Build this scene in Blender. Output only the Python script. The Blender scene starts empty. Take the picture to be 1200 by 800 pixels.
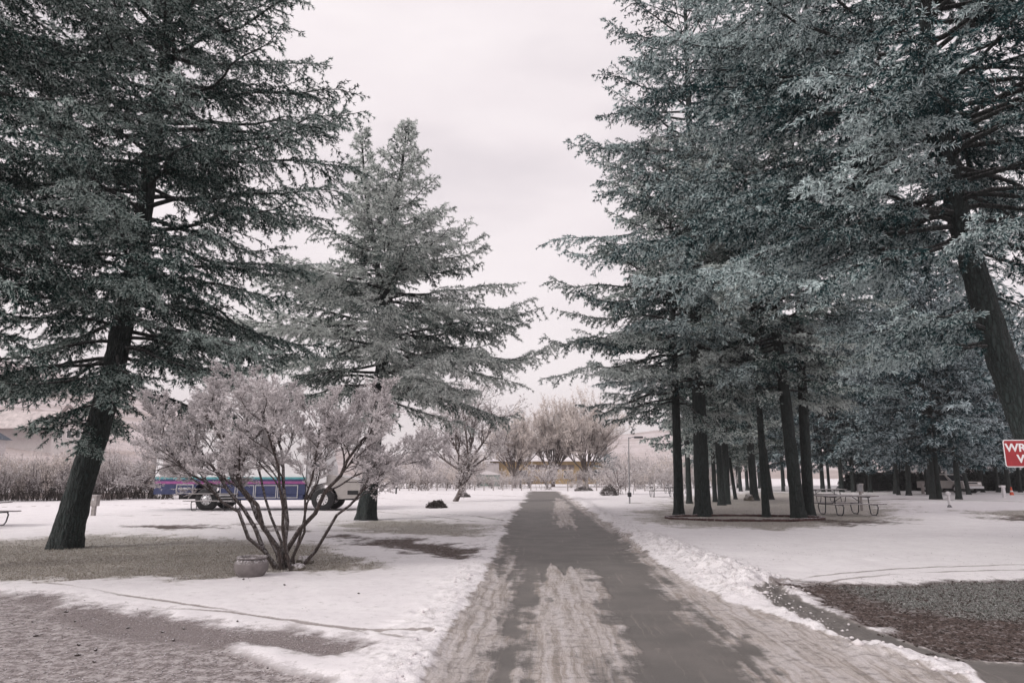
import bpy, math, random
import numpy as np
from mathutils import Vector, noise as mnoise
R = math.radians
PI = math.pi
scene = bpy.context.scene
COL = scene.collection
# ------------------------------------------------------------------ camera
EYE = 1.6
FPX = 800.0                       # focal length in photo pixels (1200 wide)
PITCH = math.atan(156.0/800.0)
CP, SP = math.cos(PITCH), math.sin(PITCH)
def P(px, py, D):
    """point of the photo's ray at world depth y = D"""
    u, v = px-600.0, py-400.0
    y = FPX*CP+v*SP; z = FPX*SP-v*CP
    return np.array([u*D/y, D, EYE+z*D/y])
def G(px, py):
    u, v = px-600.0, py-400.0
    y = FPX*CP+v*SP; z = FPX*SP-v*CP
    D = -EYE*y/z
    return np.array([u*D/y, D, 0.0])
cd = bpy.data.cameras.new('camera'); cam = bpy.data.objects.new('camera', cd); COL.objects.link(cam)
cam.location = (0, 0, EYE); cam.rotation_euler = (PI/2+PITCH, 0, 0)
cd.sensor_width = 36; cd.lens = 24.0; cd.clip_end = 5000; cd.clip_start = 0.05
scene.camera = cam
scene.view_settings.view_transform = 'Standard'; scene.view_settings.look = 'None'
scene.view_settings.exposure = 0.38; scene.view_settings.gamma = 1.0
scene.cycles.use_adaptive_sampling = True; scene.cycles.adaptive_threshold = .025; scene.cycles.max_bounces = 5; scene.cycles.diffuse_bounces = 2
scene.cycles.transparent_max_bounces = 4

# ------------------------------------------------------------------ helpers
def tag(o, label=None, cat=None, group=None, kind=None):
    if label: o['label'] = label
    if cat: o['category'] = cat
    if group: o['group'] = group
    if kind: o['kind'] = kind
    return o
def empty(name, loc=(0, 0, 0), rz=0.0):
    o = bpy.data.objects.new(name, None); COL.objects.link(o)
    o.location = loc; o.rotation_euler = (0, 0, rz); o.empty_display_size = 0.3
    return o
def link(name, me, mat=None, parent=None):
    o = bpy.data.objects.new(name, me); COL.objects.link(o)
    if mat and not me.materials: me.materials.append(mat)
    if parent: o.parent = parent
    return o
def copy_tree(o, parent=None):
    c = o.copy(); COL.objects.link(c); c.parent = parent
    for ch in list(o.children): copy_tree(ch, c)
    return c

def mesh_np(name, verts, facegroups, attrs=None, smooth=False):
    """verts (N,3); facegroups list of (M,k) int arrays"""
    me = bpy.data.meshes.new(name)
    verts = np.asarray(verts, dtype=np.float32)
    me.vertices.add(len(verts)); me.vertices.foreach_set('co', verts.ravel())
    fg = [np.asarray(f, dtype=np.int32) for f in facegroups if len(f)]
    loops = np.concatenate([f.ravel() for f in fg])
    tot = np.concatenate([np.full(len(f), f.shape[1], dtype=np.int32) for f in fg])
    start = np.concatenate([[0], np.cumsum(tot)[:-1]]).astype(np.int32)
    me.loops.add(len(loops)); me.loops.foreach_set('vertex_index', loops)
    me.polygons.add(len(tot)); me.polygons.foreach_set('loop_start', start)
    if smooth: me.polygons.foreach_set('use_smooth', np.ones(len(tot), dtype=bool))
    if attrs:
        for k, a in attrs.items():
            at = me.attributes.new(k, 'FLOAT', 'POINT')
            at.data.foreach_set('value', np.asarray(a, dtype=np.float32))
    me.update(calc_edges=True)
    return me

class MB:
    """collects boxes, tubes, lathes, prisms -> one mesh"""
    def __init__(s): s.v = []; s.f = []
    def add(s, vs, fs):
        n = len(s.v); s.v += [tuple(map(float, v)) for v in vs]; s.f += [tuple(i+n for i in f) for f in fs]; return s
    def box(s, x0, x1, y0, y1, z0, z1, bev=0.0, rz=0.0, c=None):
        b = min(bev, (x1-x0)/2.01, (y1-y0)/2.01, (z1-z0)/2.01)
        if b <= 0:
            vs = [(x, y, z) for z in (z0, z1) for (x, y) in ((x0, y0), (x1, y0), (x1, y1), (x0, y1))]
            fs = [(3, 2, 1, 0), (4, 5, 6, 7), (0, 1, 5, 4), (1, 2, 6, 5), (2, 3, 7, 6), (3, 0, 4, 7)]
        else:
            vs = []
            def ring(z, i):
                return [(x0+b, y0+i, z), (x1-b, y0+i, z), (x1-i, y0+b, z), (x1-i, y1-b, z),
                        (x1-b, y1-i, z), (x0+b, y1-i, z), (x0+i, y1-b, z), (x0+i, y0+b, z)]
            vs += ring(z0, b); vs += ring(z0+b, 0); vs += ring(z1-b, 0); vs += ring(z1, b)
            fs = [tuple(range(7, -1, -1)), tuple(range(24, 32))]
            for k in range(3):
                for i in range(8): j = (i+1) % 8; fs.append((k*8+i, k*8+j, k*8+8+j, k*8+8+i))
        if rz:
            cx, cy = c if c else ((x0+x1)/2, (y0+y1)/2)
            ca, sa = math.cos(rz), math.sin(rz)
            vs = [(cx+(x-cx)*ca-(y-cy)*sa, cy+(x-cx)*sa+(y-cy)*ca, z) for x, y, z in vs]
        return s.add(vs, fs)
    def tube(s, pts, r, n=8, caps=True):
        pts = [Vector(p) for p in pts]; m = len(pts)
        rs = r if isinstance(r, (list, tuple)) else [r]*m
        vs = []; up = None
        for i, p in enumerate(pts):
            t = (pts[min(i+1, m-1)]-pts[max(i-1, 0)]).normalized()
            if up is None:
                up = Vector((0, 0, 1)) if abs(t.z) < .9 else Vector((1, 0, 0))
            a = t.cross(up).normalized(); b2 = a.cross(t).normalized(); up = b2
            for k in range(n):
                q = 2*PI*k/n; vs.append(p+a*math.cos(q)*rs[i]+b2*math.sin(q)*rs[i])
        fs = []
        for i in range(m-1):
            for k in range(n):
                j = (k+1) % n; fs.append((i*n+k, i*n+j, (i+1)*n+j, (i+1)*n+k))
        if caps: fs.append(tuple(range(n-1, -1, -1))); fs.append(tuple((m-1)*n+k for k in range(n)))
        return s.add(vs, fs)
    def lathe(s, prof, n=24, c=(0, 0, 0), axis='z'):
        vs = []
        for r, z in prof:
            for k in range(n):
                q = 2*PI*k/n
                x, y, zz = r*math.cos(q), r*math.sin(q), z
                if axis == 'y': x, y, zz = r*math.cos(q), z, r*math.sin(q)
                vs.append((c[0]+x, c[1]+y, c[2]+zz))
        fs = []
        for i in range(len(prof)-1):
            for k in range(n):
                j = (k+1) % n
                f = (i*n+k, i*n+j, (i+1)*n+j, (i+1)*n+k)
                fs.append(f if axis == 'z' else f[::-1])
        fs.append(tuple(range(n-1, -1, -1))); fs.append(tuple((len(prof)-1)*n+k for k in range(n)))
        return s.add(vs, fs)
    def prism(s, poly, y0, y1):
        """poly in xz, extruded along y"""
        n = len(poly)
        vs = [(x, y0, z) for x, z in poly]+[(x, y1, z) for x, z in poly]
        fs = [tuple(range(n)), tuple(range(2*n-1, n-1, -1))]
        for i in range(n): j = (i+1) % n; fs.append((i, i+n, j+n, j))
        return s.add(vs, fs)
    def build(s, name, mat, parent=None, smooth=False):
        me = bpy.data.meshes.new(name); me.from_pydata(s.v, [], s.f); me.update()
        if smooth:
            me.polygons.foreach_set('use_smooth', np.ones(len(me.polygons), dtype=bool))
            try: me.set_sharp_from_angle(angle=R(38))
            except Exception: pass
        import bmesh
        bm = bmesh.new(); bm.from_mesh(me); bmesh.ops.recalc_face_normals(bm, faces=bm.faces); bm.to_mesh(me); bm.free()
        return link(name, me, mat, parent)

# ------------------------------------------------------------------ materials
def new_mat(name):
    m = bpy.data.materials.new(name); m.use_nodes = True
    nt = m.node_tree; b = nt.nodes['Principled BSDF']
    b.inputs['Roughness'].default_value = .8
    return m, nt, b
def N(nt, t, **kw):
    n = nt.nodes.new(t)
    for k, v in kw.items(): setattr(n, k, v)
    return n
def L(nt, a, b): nt.links.new(a, b)
def val(nt, op, a, b=None, clamp=False):
    n = N(nt, 'ShaderNodeMath', operation=op); n.use_clamp = clamp
    for i, x in enumerate((a, b)):
        if x is None: continue
        if isinstance(x, (int, float)): n.inputs[i].default_value = x
        else: L(nt, x, n.inputs[i])
    return n.outputs[0]
def mixc(nt, f, a, b):
    n = N(nt, 'ShaderNodeMix', data_type='RGBA')
    for s, x in ((n.inputs[0], f), (n.inputs[6], a), (n.inputs[7], b)):
        if isinstance(x, (int, float)): s.default_value = x
        elif isinstance(x, tuple): s.default_value = (*x, 1)
        else: L(nt, x, s)
    return n.outputs[2]
def noise(nt, vec, scale, detail=3, rough=.55):
    n = N(nt, 'ShaderNodeTexNoise'); n.inputs['Scale'].default_value = scale
    n.inputs['Detail'].default_value = detail; n.inputs['Roughness'].default_value = rough
    if vec is not None: L(nt, vec, n.inputs['Vector'])
    return n.outputs[0]
def ramp(nt, x, lo, hi):
    n = N(nt, 'ShaderNodeMapRange'); n.inputs[1].default_value = lo; n.inputs[2].default_value = hi
    L(nt, x, n.inputs[0]); return n.outputs[0]
def attr(nt, name):
    n = N(nt, 'ShaderNodeAttribute'); n.attribute_name = name; return n.outputs['Fac']
def bump(nt, b, h, strength=.5, dist=.02):
    n = N(nt, 'ShaderNodeBump'); n.inputs['Strength'].default_value = strength; n.inputs['Distance'].default_value = dist
    L(nt, h, n.inputs['Height']); L(nt, n.outputs[0], b.inputs['Normal'])
def paint(name, c, rough=.5, metal=0.0, var=.15, frost=0.0, scale=6.0):
    """painted/dull surface with grime and optional frost lying on upward faces"""
    m, nt, b = new_mat(name)
    tc = N(nt, 'ShaderNodeTexCoord').outputs['Object']
    n1 = noise(nt, tc, scale, 5, .65)
    col = mixc(nt, ramp(nt, n1, .35, .7), tuple(x*(1-var) for x in c), tuple(min(1, x*(1+var)) for x in c))
    if frost:
        g = N(nt, 'ShaderNodeNewGeometry'); sx = N(nt, 'ShaderNodeSeparateXYZ'); L(nt, g.outputs['Normal'], sx.inputs[0])
        up = ramp(nt, sx.outputs[2], .3, .8)
        n2 = ramp(nt, noise(nt, tc, 25, 4, .7), .5-frost*.35, .62-frost*.2)
        col = mixc(nt, val(nt, 'MULTIPLY', up, n2), col, (.68, .65, .67))
    L(nt, col, b.inputs['Base Color']); b.inputs['Roughness'].default_value = rough; b.inputs['Metallic'].default_value = metal
    bump(nt, b, n1, .15, .01)
    return m

FROST_W = (.70, .655, .665)
def foliage_mat(name, dark, mid, frost):
    m, nt, b = new_mat(name)
    f = attr(nt, 'frost'); tc = N(nt, 'ShaderNodeTexCoord').outputs['Object']
    col = mixc(nt, ramp(nt, f, .0, .35), dark, mid)
    col = mixc(nt, ramp(nt, f, .32, .98), col, frost)
    L(nt, col, b.inputs['Base Color']); b.inputs['Roughness'].default_value = .85
    b.inputs['Specular IOR Level'].default_value = .15
    return m
M_FOL_L = foliage_mat('frosted_needles_left', (.005, .021, .019), (.028, .064, .056), (.58, .68, .64))
M_FOL_2 = foliage_mat('frosted_needles_pale', (.010, .034, .030), (.10, .15, .135), (.88, .92, .89))
M_FOL_R = foliage_mat('frosted_needles_blue', (.004, .022, .025), (.028, .072, .076), (.64, .745, .745))
M_FOL_G = foliage_mat('frosted_needles_grey', (.006, .028, .027), (.062, .112, .103), (.80, .86, .835))
M_FOL_F = foliage_mat('frosted_needles_far', (.006, .026, .032), (.036, .076, .086), (.58, .67, .70))
def frost_twig_mat(name, dark, frost):
    m, nt, b = new_mat(name)
    ff = attr(nt, 'frost')
    L(nt, mixc(nt, ff, dark, frost), b.inputs['Base Color']); b.inputs['Roughness'].default_value = .9
    b.inputs['Specular IOR Level'].default_value = .1
    return m
M_RIME = frost_twig_mat('rime_twigs', (.27, .235, .225), (.92, .88, .89))
M_RIME_BROWN = frost_twig_mat('rime_twigs_brown', (.46, .39, .35), (.90, .84, .81))
def bark_mat(name, c, frost=.3, scale=1.0):
    m, nt, b = new_mat(name)
    tc = N(nt, 'ShaderNodeTexCoord').outputs['Object']
    mp = N(nt, 'ShaderNodeMapping'); mp.inputs['Scale'].default_value = (16*scale, 16*scale, 3.2*scale); L(nt, tc, mp.inputs[0])
    vo = N(nt, 'ShaderNodeTexVoronoi', feature='DISTANCE_TO_EDGE'); vo.inputs['Scale'].default_value = 1
    wn = noise(nt, tc, 5*scale, 4, .7)
    va = N(nt, 'ShaderNodeVectorMath', operation='ADD'); L(nt, mp.outputs[0], va.inputs[0])
    cmb = N(nt, 'ShaderNodeCombineXYZ'); L(nt, wn, cmb.inputs[0]); L(nt, wn, cmb.inputs[1]); L(nt, val(nt, 'MULTIPLY', wn, 3), cmb.inputs[2])
    L(nt, cmb.outputs[0], va.inputs[1]); L(nt, va.outputs[0], vo.inputs['Vector'])
    e = ramp(nt, vo.outputs['Distance'], 0, .25)
    fine = noise(nt, mp.outputs[0], 3, 4, .7)
    col = mixc(nt, e, tuple(x*.35 for x in c), tuple(min(1, x*1.35) for x in c))
    col = mixc(nt, val(nt, 'MULTIPLY', ramp(nt, fine, .4, .75), .5), col, tuple(x*2.0 for x in c))
    if frost:
        ge = N(nt, 'ShaderNodeNewGeometry'); sx = N(nt, 'ShaderNodeSeparateXYZ'); L(nt, ge.outputs['Normal'], sx.inputs[0])
        up = ramp(nt, sx.outputs[2], -.1, .75)
        n2 = ramp(nt, noise(nt, tc, 22, 3, .7), .42, .62)
        col = mixc(nt, val(nt, 'MULTIPLY', val(nt, 'MULTIPLY', up, n2), frost), col, (.62, .59, .60))
    L(nt, col, b.inputs['Base Color']); b.inputs['Roughness'].default_value = .92
    h = val(nt, 'ADD', e, val(nt, 'MULTIPLY', fine, .5))
    bump(nt, b, h, .9, .03)
    return m
M_BARK = bark_mat('dark_ridged_bark', (.020, .029, .028), .15)
M_LIMB = bark_mat('limb_bark', (.026, .031, .030), .5)
M_CANE = bark_mat('cane_bark', (.085, .068, .062), .25, 2)
M_BARK_SHRUB = bark_mat('shrub_bark', (.085, .066, .060), 1.0, 2.2)
M_BARK_PALE = bark_mat('pale_frosted_bark', (.14, .11, .10), .9, 1.5)

# ------------------------------------------------------------------ branching (vectorised)
def norm(v): return v/np.maximum(np.linalg.norm(v, axis=-1, keepdims=True), 1e-9)
def plen(poly): return np.linalg.norm(np.diff(poly, axis=1), axis=2).sum(1)
def samp(poly, idx, t):
    m = poly.shape[1]-1
    f = np.clip(t*m, 0, m-1e-4); i = f.astype(int); w = (f-i)[:, None]
    a = poly[idx, i]; b = poly[idx, i+1]
    return a*(1-w)+b*w, norm(b-a)
def spawn(rng, poly, counts, tlo, thi, lenf, ang, up=0.0, planar=False, mseg=3, wig=.08, bend=0.0, angj=.2, outw=None):
    n = len(poly)
    counts = np.broadcast_to(np.asarray(counts), (n,)).astype(int)
    idx = np.repeat(np.arange(n), counts)
    start = np.cumsum(counts)-counts
    k = np.arange(len(idx))-np.repeat(start, counts)
    c = counts[idx]
    t = tlo+(thi-tlo)*(k+rng.uniform(0.1, .9, len(idx)))/c
    p, tan = samp(poly, idx, t)
    rv = norm(rng.normal(size=p.shape))
    if planar:
        side = np.cross(tan, np.array([0, 0, 1.0])); side = norm(side)*np.where(k % 2 == 0, 1, -1)[:, None]
        perp = norm(side+rv*.35)
    else:
        perp = norm(rv-tan*(rv*tan).sum(1, keepdims=True))
    a = (ang+rng.normal(0, angj, len(idx)))[:, None]
    d = norm(np.cos(a)*tan+np.sin(a)*perp+np.array([0, 0, 1.0])*(up if np.isscalar(up) else up(t)[:, None]))
    ln = lenf(t, plen(poly)[idx])*(rng.uniform(.45, 1.3, len(idx)) if planar else rng.uniform(.65, 1.15, len(idx)))
    out = np.empty((len(idx), mseg+1, 3)); out[:, 0] = p
    for s in range(mseg):
        out[:, s+1] = out[:, s]+d*(ln/mseg)[:, None]
        d = norm(d+rng.normal(0, wig, d.shape)+np.array([0, 0, bend/mseg]))
    return out, t, idx
def tubes(poly, r0, r1, sides=3):
    n, m, _ = poly.shape
    r0 = np.broadcast_to(r0, (n,)); r1 = np.broadcast_to(r1, (n,))
    w = np.linspace(0, 1, m)[None]
    rad = r0[:, None]*(1-w)+r1[:, None]*w
    tan = np.empty_like(poly); tan[:, 1:-1] = poly[:, 2:]-poly[:, :-2]; tan[:, 0] = poly[:, 1]-poly[:, 0]; tan[:, -1] = poly[:, -1]-poly[:, -2]
    tan = norm(tan)
    ref = np.where(np.abs(tan[:, :1, 2:3]) > .9, np.array([1.0, 0, 0]), np.array([0, 0, 1.0]))
    a = norm(np.cross(tan, ref)); b = np.cross(a, tan)
    q = 2*PI*np.arange(sides)/sides
    v = poly[:, :, None]+rad[:, :, None, None]*(a[:, :, None]*np.cos(q)[:, None]+b[:, :, None]*np.sin(q)[:, None])
    base = (np.arange(n)*m*sides)[:, None, None]; i = (np.arange(m-1)*sides)[None, :, None]
    k = np.arange(sides)[None, None]; j = (k+1) % sides
    f = np.stack([base+i+k, base+i+j, base+i+sides+j, base+i+sides+k], -1).reshape(-1, 4)
    return v.reshape(-1, 3), f
def blades(rng, poly, counts, length, width, spread=.62, frost=.5, fj=.25, tlo=0.0):
    n = len(poly); counts = np.broadcast_to(np.asarray(counts), (n,)).astype(int)
    idx = np.repeat(np.arange(n), counts)
    t = tlo+(1-tlo)*rng.uniform(0, 1, len(idx))**.9
    p, tan = samp(poly, idx, t)
    rv = norm(rng.normal(size=p.shape)); perp = norm(rv-tan*(rv*tan).sum(1, keepdims=True))
    d = norm(tan*rng.uniform(.4, 1.0, (len(idx), 1))+perp*spread)
    w = norm(np.cross(d, rng.normal(size=p.shape)))*(width*rng.uniform(.6, 1.3, (len(idx), 1)))/2
    ln = (length*rng.uniform(.6, 1.25, len(idx)))[:, None]
    v = np.stack([p-w, p+w, p+d*ln+w*.25, p+d*ln-w*.25], 1)
    fr = np.broadcast_to(np.asarray(frost), (n,))[idx]+rng.normal(0, fj, len(idx))
    fa = np.stack([fr-.45, fr-.45, fr+.4, fr+.4], 1)
    return v.reshape(-1, 3), np.clip(fa, 0, 1).ravel()
def trunk_mesh(name, path, radii, sides=32, rings=90, flare=.5, rough=.03, seed=0):
    path = np.asarray(path, float); radii = np.asarray(radii, float)
    s = np.concatenate([[0], np.cumsum(np.linalg.norm(np.diff(path, axis=0), axis=1))]); s /= s[-1]
    u = np.linspace(0, 1, rings)**1.4
    pts = np.stack([np.interp(u, s, path[:, i]) for i in range(3)], 1)
    # smooth kinks
    for _ in range(6): pts[1:-1] = (pts[:-2]+2*pts[1:-1]+pts[2:])/4
    rad = np.interp(u, s, radii)
    h = pts[:, 2]-pts[0, 2]
    vs = np.empty((rings, sides, 3))
    for i in range(rings):
        for k in range(sides):
            q = 2*PI*k/sides
            fl = 1+flare*math.exp(-max(h[i], 0)/(rad[0]*1.3))*(.55+.45*math.sin(q*5+seed)+.2*math.sin(q*3+seed*2))
            nn = mnoise.noise(Vector((math.cos(q)*rad[i]*14+seed, math.sin(q)*rad[i]*14, pts[i, 2]*3.0)))
            nn += .6*mnoise.noise(Vector((math.cos(q)*rad[i]*34+seed, math.sin(q)*rad[i]*34, pts[i, 2]*7.0)))
            r = rad[i]*fl*(1+nn*rough*3.2)
            vs[i, k] = (pts[i, 0]+r*math.cos(q), pts[i, 1]+r*math.sin(q), pts[i, 2])
    i = np.arange(rings-1)[:, None]*sides; k = np.arange(sides)[None]; j = (k+1) % sides
    f = np.stack([i+k, i+j, i+sides+j, i+sides+k], -1).reshape(-1, 4)
    return mesh_np(name, vs.reshape(-1, 3), [f], smooth=True)

def conifer(name, path, radii, zbase, prof, nlimb, seed, mat, spacing=.16, tspace=.09, nb=12, blen=.05, bw=.013, pend=1.0, inner=.22, fvar=.22,
            sides=28, pitch=(-.12, .75), droop=.35, hang=-.25, frost=.5, seclimit=1.0, extra=None, tubes_sec=True,
            rings=90, weep=0.0, zpow=1.0, flare=.5, azim=None):
    """path: trunk polyline in local coords (base at 0), prof(f)->limb length, f=0 at crown base, 1 at the top"""
    rng = np.random.default_rng(seed); blen *= 1.5; bw *= 1.25; nb = max(4, int(nb*1.0))
    path = np.asarray(path, float); ztop = path[-1, 2]
    root = empty(name)
    link('trunk', trunk_mesh('trunk', path, radii, sides, rings, flare, seed=seed), M_BARK, root)
    f = (np.arange(nlimb)+rng.uniform(0, 1, nlimb))/nlimb
    f = f**zpow
    z = zbase+(ztop-zbase)*f*.985
    az = np.arange(nlimb)*2.39996+rng.normal(0, .35, nlimb)
    if azim is not None: az = azim(rng, az, f)
    ln = np.array([prof(x) for x in f])*rng.uniform(.72, 1.08, nlimb)
    if extra is not None:
        for (ez, ea, el) in extra:
            z = np.append(z, ez); az = np.append(az, ea); ln = np.append(ln, el); f = np.append(f, max(0, (ez-zbase)/(ztop-zbase)))
    nlimb = len(z)
    a0 = np.stack([np.interp(z, path[:, 2], path[:, 0]), np.interp(z, path[:, 2], path[:, 1]), z], 1)
    tp = np.tan(pitch[0]+(pitch[1]-pitch[0])*f+rng.normal(0, .1, nlimb))
    dh = np.stack([np.cos(az), np.sin(az), 0*az], 1)
    ms = 12; t = np.linspace(0, 1, ms+1)
    limb = a0[:, None]+dh[:, None]*(ln[:, None]*t)[..., None]
    dr = droop*(1-f*.7)
    limb[:, :, 2] += ln[:, None]*(tp[:, None]*t-dr[:, None]*t**2+(dr[:, None]*.75)*t**3.2)
    wob = rng.normal(0, .035, limb.shape)*ln[:, None, None]; wob[:, 0] = 0
    for _ in range(2): wob[:, 1:-1] = (wob[:, :-2]+wob[:, 1:-1]*2+wob[:, 2:])/4
    limb += wob
    lv, lf = tubes(limb, np.clip(ln*.014, .012, .06), .005, 6)
    c = np.maximum(3, ((1-.12)*ln/spacing)).astype(int)
    sec, t2, i2 = spawn(rng, limb, c, inner, 1.0, lambda t, Lp: np.minimum(seclimit, .40*Lp*(1-t)**.75+.16), .85, planar=True,
                        mseg=4, wig=.09, bend=-.35+weep, up=hang*.4)
    # pendulous side shoots that give each limb its depth
    ch = np.maximum(2, pend*.85*ln/spacing).astype(int)
    sh, th, ih = spawn(rng, limb, ch, inner*.7, 1.0, lambda t, Lp: np.minimum(.75, .13*Lp*(1-t*.6)+.16), .75, planar=False, mseg=4, wig=.1, bend=-.7, up=-.55)
    sec = np.concatenate([sec, sh]); t2 = np.concatenate([t2, th]); i2 = np.concatenate([i2, ih])
    fv = [lv]; ff = [lf]; nv = len(lv)
    if tubes_sec:
        sv, sf = tubes(sec, .006, .003, 3); fv.append(sv); ff.append(sf+nv)
    link('branches', mesh_np('branches', np.concatenate(fv), ff, smooth=True), M_LIMB, root)
    c3 = np.maximum(2, plen(sec)/tspace).astype(int)
    ter, t3, i3 = spawn(rng, sec, c3, .05, 1.0, lambda t, Lp: np.clip(.32*Lp*(1-t*.6), .07, .26), .75, planar=True, mseg=2, wig=.12, up=hang, bend=-.3)
    # frost level: clumps per secondary, more towards the limb tips
    fs = frost+rng.normal(0, .18, len(sec))+(t2-.62)*.55+rng.normal(0, fvar, nlimb)[i2]-np.where(np.arange(len(sec)) >= len(t2)-len(th), .10, 0)
    v1, f1 = blades(rng, ter, nb, blen, bw, frost=fs[i3])
    v2, f2 = blades(rng, sec, np.maximum(4, plen(sec)/(tspace*.9)*nb*.33).astype(int), blen, bw, frost=fs)
    tip, _, i4 = spawn(rng, limb, 10, .55, 1.0, lambda t, Lp: .1+.12*(1-t)+0*Lp, .6, mseg=2)
    v3, f3 = blades(rng, tip, nb, blen, bw, frost=frost+.15)
    V = np.concatenate([v1, v2, v3]); A = np.concatenate([f1, f2, f3])
    F = np.arange(len(V)).reshape(-1, 4)
    link('crown', mesh_np('crown', V, [F], {'frost': A}), mat, root)
    return root, len(F)

def stemmy(name, stems, srad, levels, seed, mat, bark, nb=6, blen=.03, bw=.012, frost=.85, sides=6, thin_from=2):
    """frosted bare shrub / broadleaf tree. stems: list of polylines (k,m,3); levels: list of dicts"""
    rng = np.random.default_rng(seed)
    root = empty(name)
    poly = np.asarray(stems, float); fv = []; ff = []; nv = 0
    r0 = np.asarray(srad, float)
    v, f = tubes(poly, r0, r0*.4, sides); fv.append(v); ff.append(f); nv += len(v)
    tv = []; ta = []
    for li, lv in enumerate(levels):
        poly, t, idx = spawn(rng, poly, lv['n'], lv.get('lo', .3), 1.0, lv['len'], lv.get('ang', .6), up=lv.get('up', .1),
                             mseg=lv.get('seg', 4), wig=lv.get('wig', .12), bend=lv.get('bend', .1))
        r0 = np.maximum(r0[idx]*(1-t*.6)*lv.get('r', .62), lv.get('rmin', .003))
        if li < thin_from:
            v, f = tubes(poly, r0, r0*.45, 5 if li < 2 else 3); fv.append(v); ff.append(f+nv); nv += len(v)
        if lv.get('nb'):
            a, b = blades(rng, poly, lv['nb'], blen, bw, frost=frost, fj=.2); tv.append(a); ta.append(b)
    link('stems', mesh_np('stems', np.concatenate(fv), ff, smooth=True), bark, root)
    if tv:
        V = np.concatenate(tv); F = np.arange(len(V)).reshape(-1, 4)
        link('frosted_twigs', mesh_np('frosted_twigs', V, [F], {'frost': np.concatenate(ta)}), mat, root)
    return root

exec_parts = []
HAZE = 0.0007
# ------------------------------------------------------------------ light and sky
SUN_EL, SUN_AZ = R(32), R(-118)      # low, veiled sun behind the camera on the left (azimuth from +Y, clockwise positive)
w = bpy.data.worlds.new('World'); scene.world = w; w.use_nodes = True
nt = w.node_tree; bg = nt.nodes['Background']; bg.inputs['Strength'].default_value = 0.1
sky = N(nt, 'ShaderNodeTexSky'); sky.sky_type = 'NISHITA'; sky.sun_disc = False
sky.sun_elevation = SUN_EL; sky.sun_rotation = SUN_AZ; sky.dust_density = 3
tc = N(nt, 'ShaderNodeTexCoord').outputs['Generated']
sx = N(nt, 'ShaderNodeSeparateXYZ'); L(nt, tc, sx.inputs[0])
mp = N(nt, 'ShaderNodeMapping'); mp.inputs['Scale'].default_value = (1, 1, 3.2); L(nt, tc, mp.inputs[0])
c1 = noise(nt, mp.outputs[0], 1.7, 5, .5); c2 = noise(nt, mp.outputs[0], 4.5, 4, .5)
cl = ramp(nt, val(nt, 'ADD', val(nt, 'MULTIPLY', c1, .7), val(nt, 'MULTIPLY', c2, .3)), .38, .66)
low = mixc(nt, ramp(nt, sx.outputs[2], 0, .75), (7.8, 7.05, 7.2), (6.7, 6.1, 6.35))
cloud = mixc(nt, cl, low, mixc(nt, .75, low, (8.8, 8.2, 8.25)))
cloud = mixc(nt, val(nt, 'MULTIPLY', ramp(nt, c1, .52, .36), .6), cloud, (6.1, 5.65, 5.9))
L(nt, mixc(nt, .93, sky.outputs[0], cloud), bg.inputs['Color'])
sd = bpy.data.lights.new('sun', 'SUN'); so = bpy.data.objects.new('sun', sd); COL.objects.link(so)
sd.energy = 1.5; sd.angle = R(14); sd.color = (1.0, .965, .93)
sdir = Vector((math.sin(SUN_AZ)*math.cos(SUN_EL), math.cos(SUN_AZ)*math.cos(SUN_EL), math.sin(SUN_EL)))
so.rotation_euler = sdir.to_track_quat('Z', 'Y').to_euler(); so.location = (-20, -10, 30)

# ------------------------------------------------------------------ ground
def vnoise(x, y, seed=0):
    """vectorised value noise"""
    xi = np.floor(x).astype(np.int64); yi = np.floor(y).astype(np.int64); fx = x-xi; fy = y-yi
    fx = fx*fx*(3-2*fx); fy = fy*fy*(3-2*fy)
    def h(a, b):
        n = (a*374761393+b*668265263+seed*974711) & 0x7fffffff
        n = ((n ^ (n >> 13))*1274126177) & 0x7fffffff
        return ((n ^ (n >> 16)) & 0xffff)/65535.0
    return (h(xi, yi)*(1-fx)+h(xi+1, yi)*fx)*(1-fy)+(h(xi, yi+1)*(1-fx)+h(xi+1, yi+1)*fx)*fy
def fbm(x, y, seed=0, oc=4, g=.5):
    a = 1; s = 0; t = 0
    for o in range(oc): s = s+a*vnoise(x, y, seed+o*17); t += a; a *= g; x, y = (x*.80-y*.60)*2.03+7.1, (x*.60+y*.80)*2.03+3.3
    return s/t
def poly_sd(X, Y, pts):
    """signed distance, positive inside; pts are photo pixels on the ground"""
    q = np.array([G(a, b)[:2] for a, b in pts])
    d = np.full(X.shape, 1e9); inside = np.zeros(X.shape, bool)
    for i in range(len(q)):
        a = q[i]; b = q[(i+1) % len(q)]
        e = b-a; wx = X-a[0]; wy = Y-a[1]
        t = np.clip((wx*e[0]+wy*e[1])/max(e@e, 1e-9), 0, 1)
        d = np.minimum(d, np.hypot(wx-e[0]*t, wy-e[1]*t))
        c = ((a[1] <= Y) != (b[1] <= Y))
        xi = a[0]+(Y-a[1])/np.where(abs(b[1]-a[1]) < 1e-9, 1e-9, b[1]-a[1])*(b[0]-a[0])
        inside ^= c & (X < xi)
    return np.where(inside, d, -d)
def line_d(X, Y, pts):
    q = np.array([G(a, b)[:2] for a, b in pts]); d = np.full(X.shape, 1e9); s = np.zeros(X.shape); acc = 0
    for a, b in zip(q[:-1], q[1:]):
        e = b-a; l = np.hypot(*e)
        t = np.clip(((X-a[0])*e[0]+(Y-a[1])*e[1])/(l*l), 0, 1)
        dd = np.hypot(X-a[0]-e[0]*t, Y-a[1]-e[1]*t)
        s = np.where(dd < d, acc+t*l, s); d = np.minimum(d, dd); acc += l
    return d, s
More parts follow.
